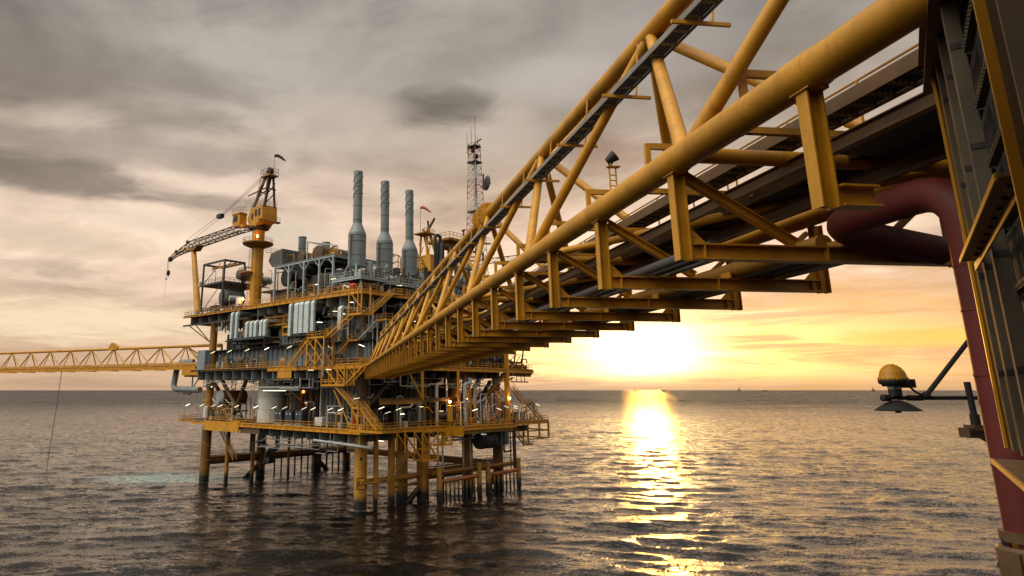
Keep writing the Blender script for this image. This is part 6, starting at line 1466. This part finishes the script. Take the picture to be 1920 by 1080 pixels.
    cl.part('flange_plate', MB().box(8.80, 8.92, 8.3, 8.6, 18.0, 19.95).box(9.68, 9.80, 8.3, 8.6, 18.0, 19.95), COLM)
    cl.part('support_arm', MB().ib((8.72, 8.6, 19.0), (8.72, 9.2, 19.0), 0.2, 0.3, .03).box(8.62, 8.80, 8.25, 8.65, 18.7, 19.35), OCH)
    bo = MB()
    for z in (18.3, 18.8, 19.3, 19.75): bo.tube((8.86, 8.24, z), (8.86, 8.66, z), .035, n=6)
    cl.part('bolt', bo, BLK)
    rf = T('reflector_lamp', 'small round amber lamp tucked beside the riser above its clamp', 'lamp', (8.93, 8.5, 20.05), FB)
    rf.part('lens', MB().ball((8.97, 8.46, 20.06), .075, 12), mat('amber_glass', (0.8, 0.45, 0.03), 0.12, 0.1))
    rf.part('hood', MB().lathe((8.965, 8.5, 20.06), [(.085, -.03), (.095, -.03), (.095, .08), (.06, .1), (.0, .1)], 14, (0, 1, 0)), BLK)
    # navigation lamp on its arm, behind the riser
    a = T('support_arm', 'dark pipe arm with a slanting brace reaching out over the water', 'arm', (8.6, 9.6, 21.9), FB)
    a.part('arm', MB().tube((8.59, 9.55, 21.88), (10.2, 9.55, 21.88), 0.03, n=12).tube((8.36, 9.55, 21.88), (8.64, 9.55, 21.88), .025, n=10)
           .lathe((8.39, 9.55, 21.88), [(.01, -.07), (.05, -.06), (.05, .06), (.01, .07)], 12, (1, 0, 0)).tube((8.76, 9.55, 21.88), (9.0, 9.55, 21.88), .042, n=12), BLK)
    a.part('brace', MB().tube((9.08, 9.55, 21.92), (10.1, 9.6, 22.82), 0.035, n=12).ball((9.08, 9.55, 21.92), .06), BLK)
    a.part('post', MB().tube((9.78, 9.5, 21.5), (9.76, 9.5, 22.12), 0.045, n=12).tube((9.78, 9.5, 21.47), (9.78, 9.5, 21.64), .065, n=12), BLK)
    n = T('navigation_lamp', 'yellow domed navigation lamp with a dark shade hanging under its arm', 'lamp', (8.56, 9.55, 21.88), FB)
    c = (8.56, 9.55)
    n.part('dome', MB().lathe((*c, 22.15), [(.195, -.02), (.195, .02), (.185, .05), (.165, .12), (.125, .18), (.075, .22), (.05, .225), (.045, .235), (.0, .235)], 24), YEL)
    rim = MB().lathe((*c, 22.10), [(.0, -.05), (.15, -.05), (.16, -.02), (.19, -.01), (.2, .02), (.2, .05), (.1, .05)], 24)
    n.part('base_ring', rim, BLK)
    bt = MB()
    for k in range(20): bt.ball((c[0] + .197 * math.cos(k * math.tau / 20), c[1] + .197 * math.sin(k * math.tau / 20), 22.165), .009, 6)
    n.part('bolt', bt, BLK)
    n.part('neck', MB().lathe((*c, 22.0), [(0, -.09), (.09, -.09), (.09, .06), (0, .06)], 16).lathe((*c, 21.9), [(.03, -.02), (.035, .03), (.06, .04), (.03, .07)], 10), BLK)
    n.part('band', MB().lathe((*c, 22.03), [(.092, -.02), (.0925, .02)], 16), SIL)
    n.part('junction_box', MB().box(8.72, 8.87, 9.48, 9.62, 22.03, 22.16), BLK)
    n.part('cable', MB().path([(8.8, 9.53, 22.04), (8.87, 9.52, 21.97), (8.98, 9.5, 21.9), (9.15, 9.5, 21.9)], .012, 6).path([(8.84, 9.56, 22.04), (8.94, 9.56, 21.96), (9.05, 9.55, 21.92)], .012, 6), BLK)
    n.part('shade', MB().lathe((*c, 21.70), [(.0, .15), (.06, .145), (.16, .10), (.25, .04), (.305, 0), (.30, -.01), (.15, .05), (.0, .08)], 28).tube((*c, 21.66), (*c, 21.72), .04, n=10), BLK)
    k = T('shelf_bracket', 'brown steel shelf bracket under the dark post beside the red riser', 'bracket', (9.5, 9.5, 21.45), FB)
    k.part('plate', MB().box(9.56, 10.1, 9.42, 9.6, 21.40, 21.44).box(9.56, 9.585, 9.42, 9.6, 21.30, 21.40).box(9.6, 10.1, 9.49, 9.52, 21.29, 21.40), COLM)
    k.part('gusset', MB().prism([(9.8, 9.47, 21.29), (10.1, 9.47, 21.29), (10.1, 9.47, 21.12)], (0, .05, 0)), COLM)
    k.part('base_plate', MB().box(9.66, 9.92, 9.42, 9.6, 21.44, 21.48), COLM)
build_near()
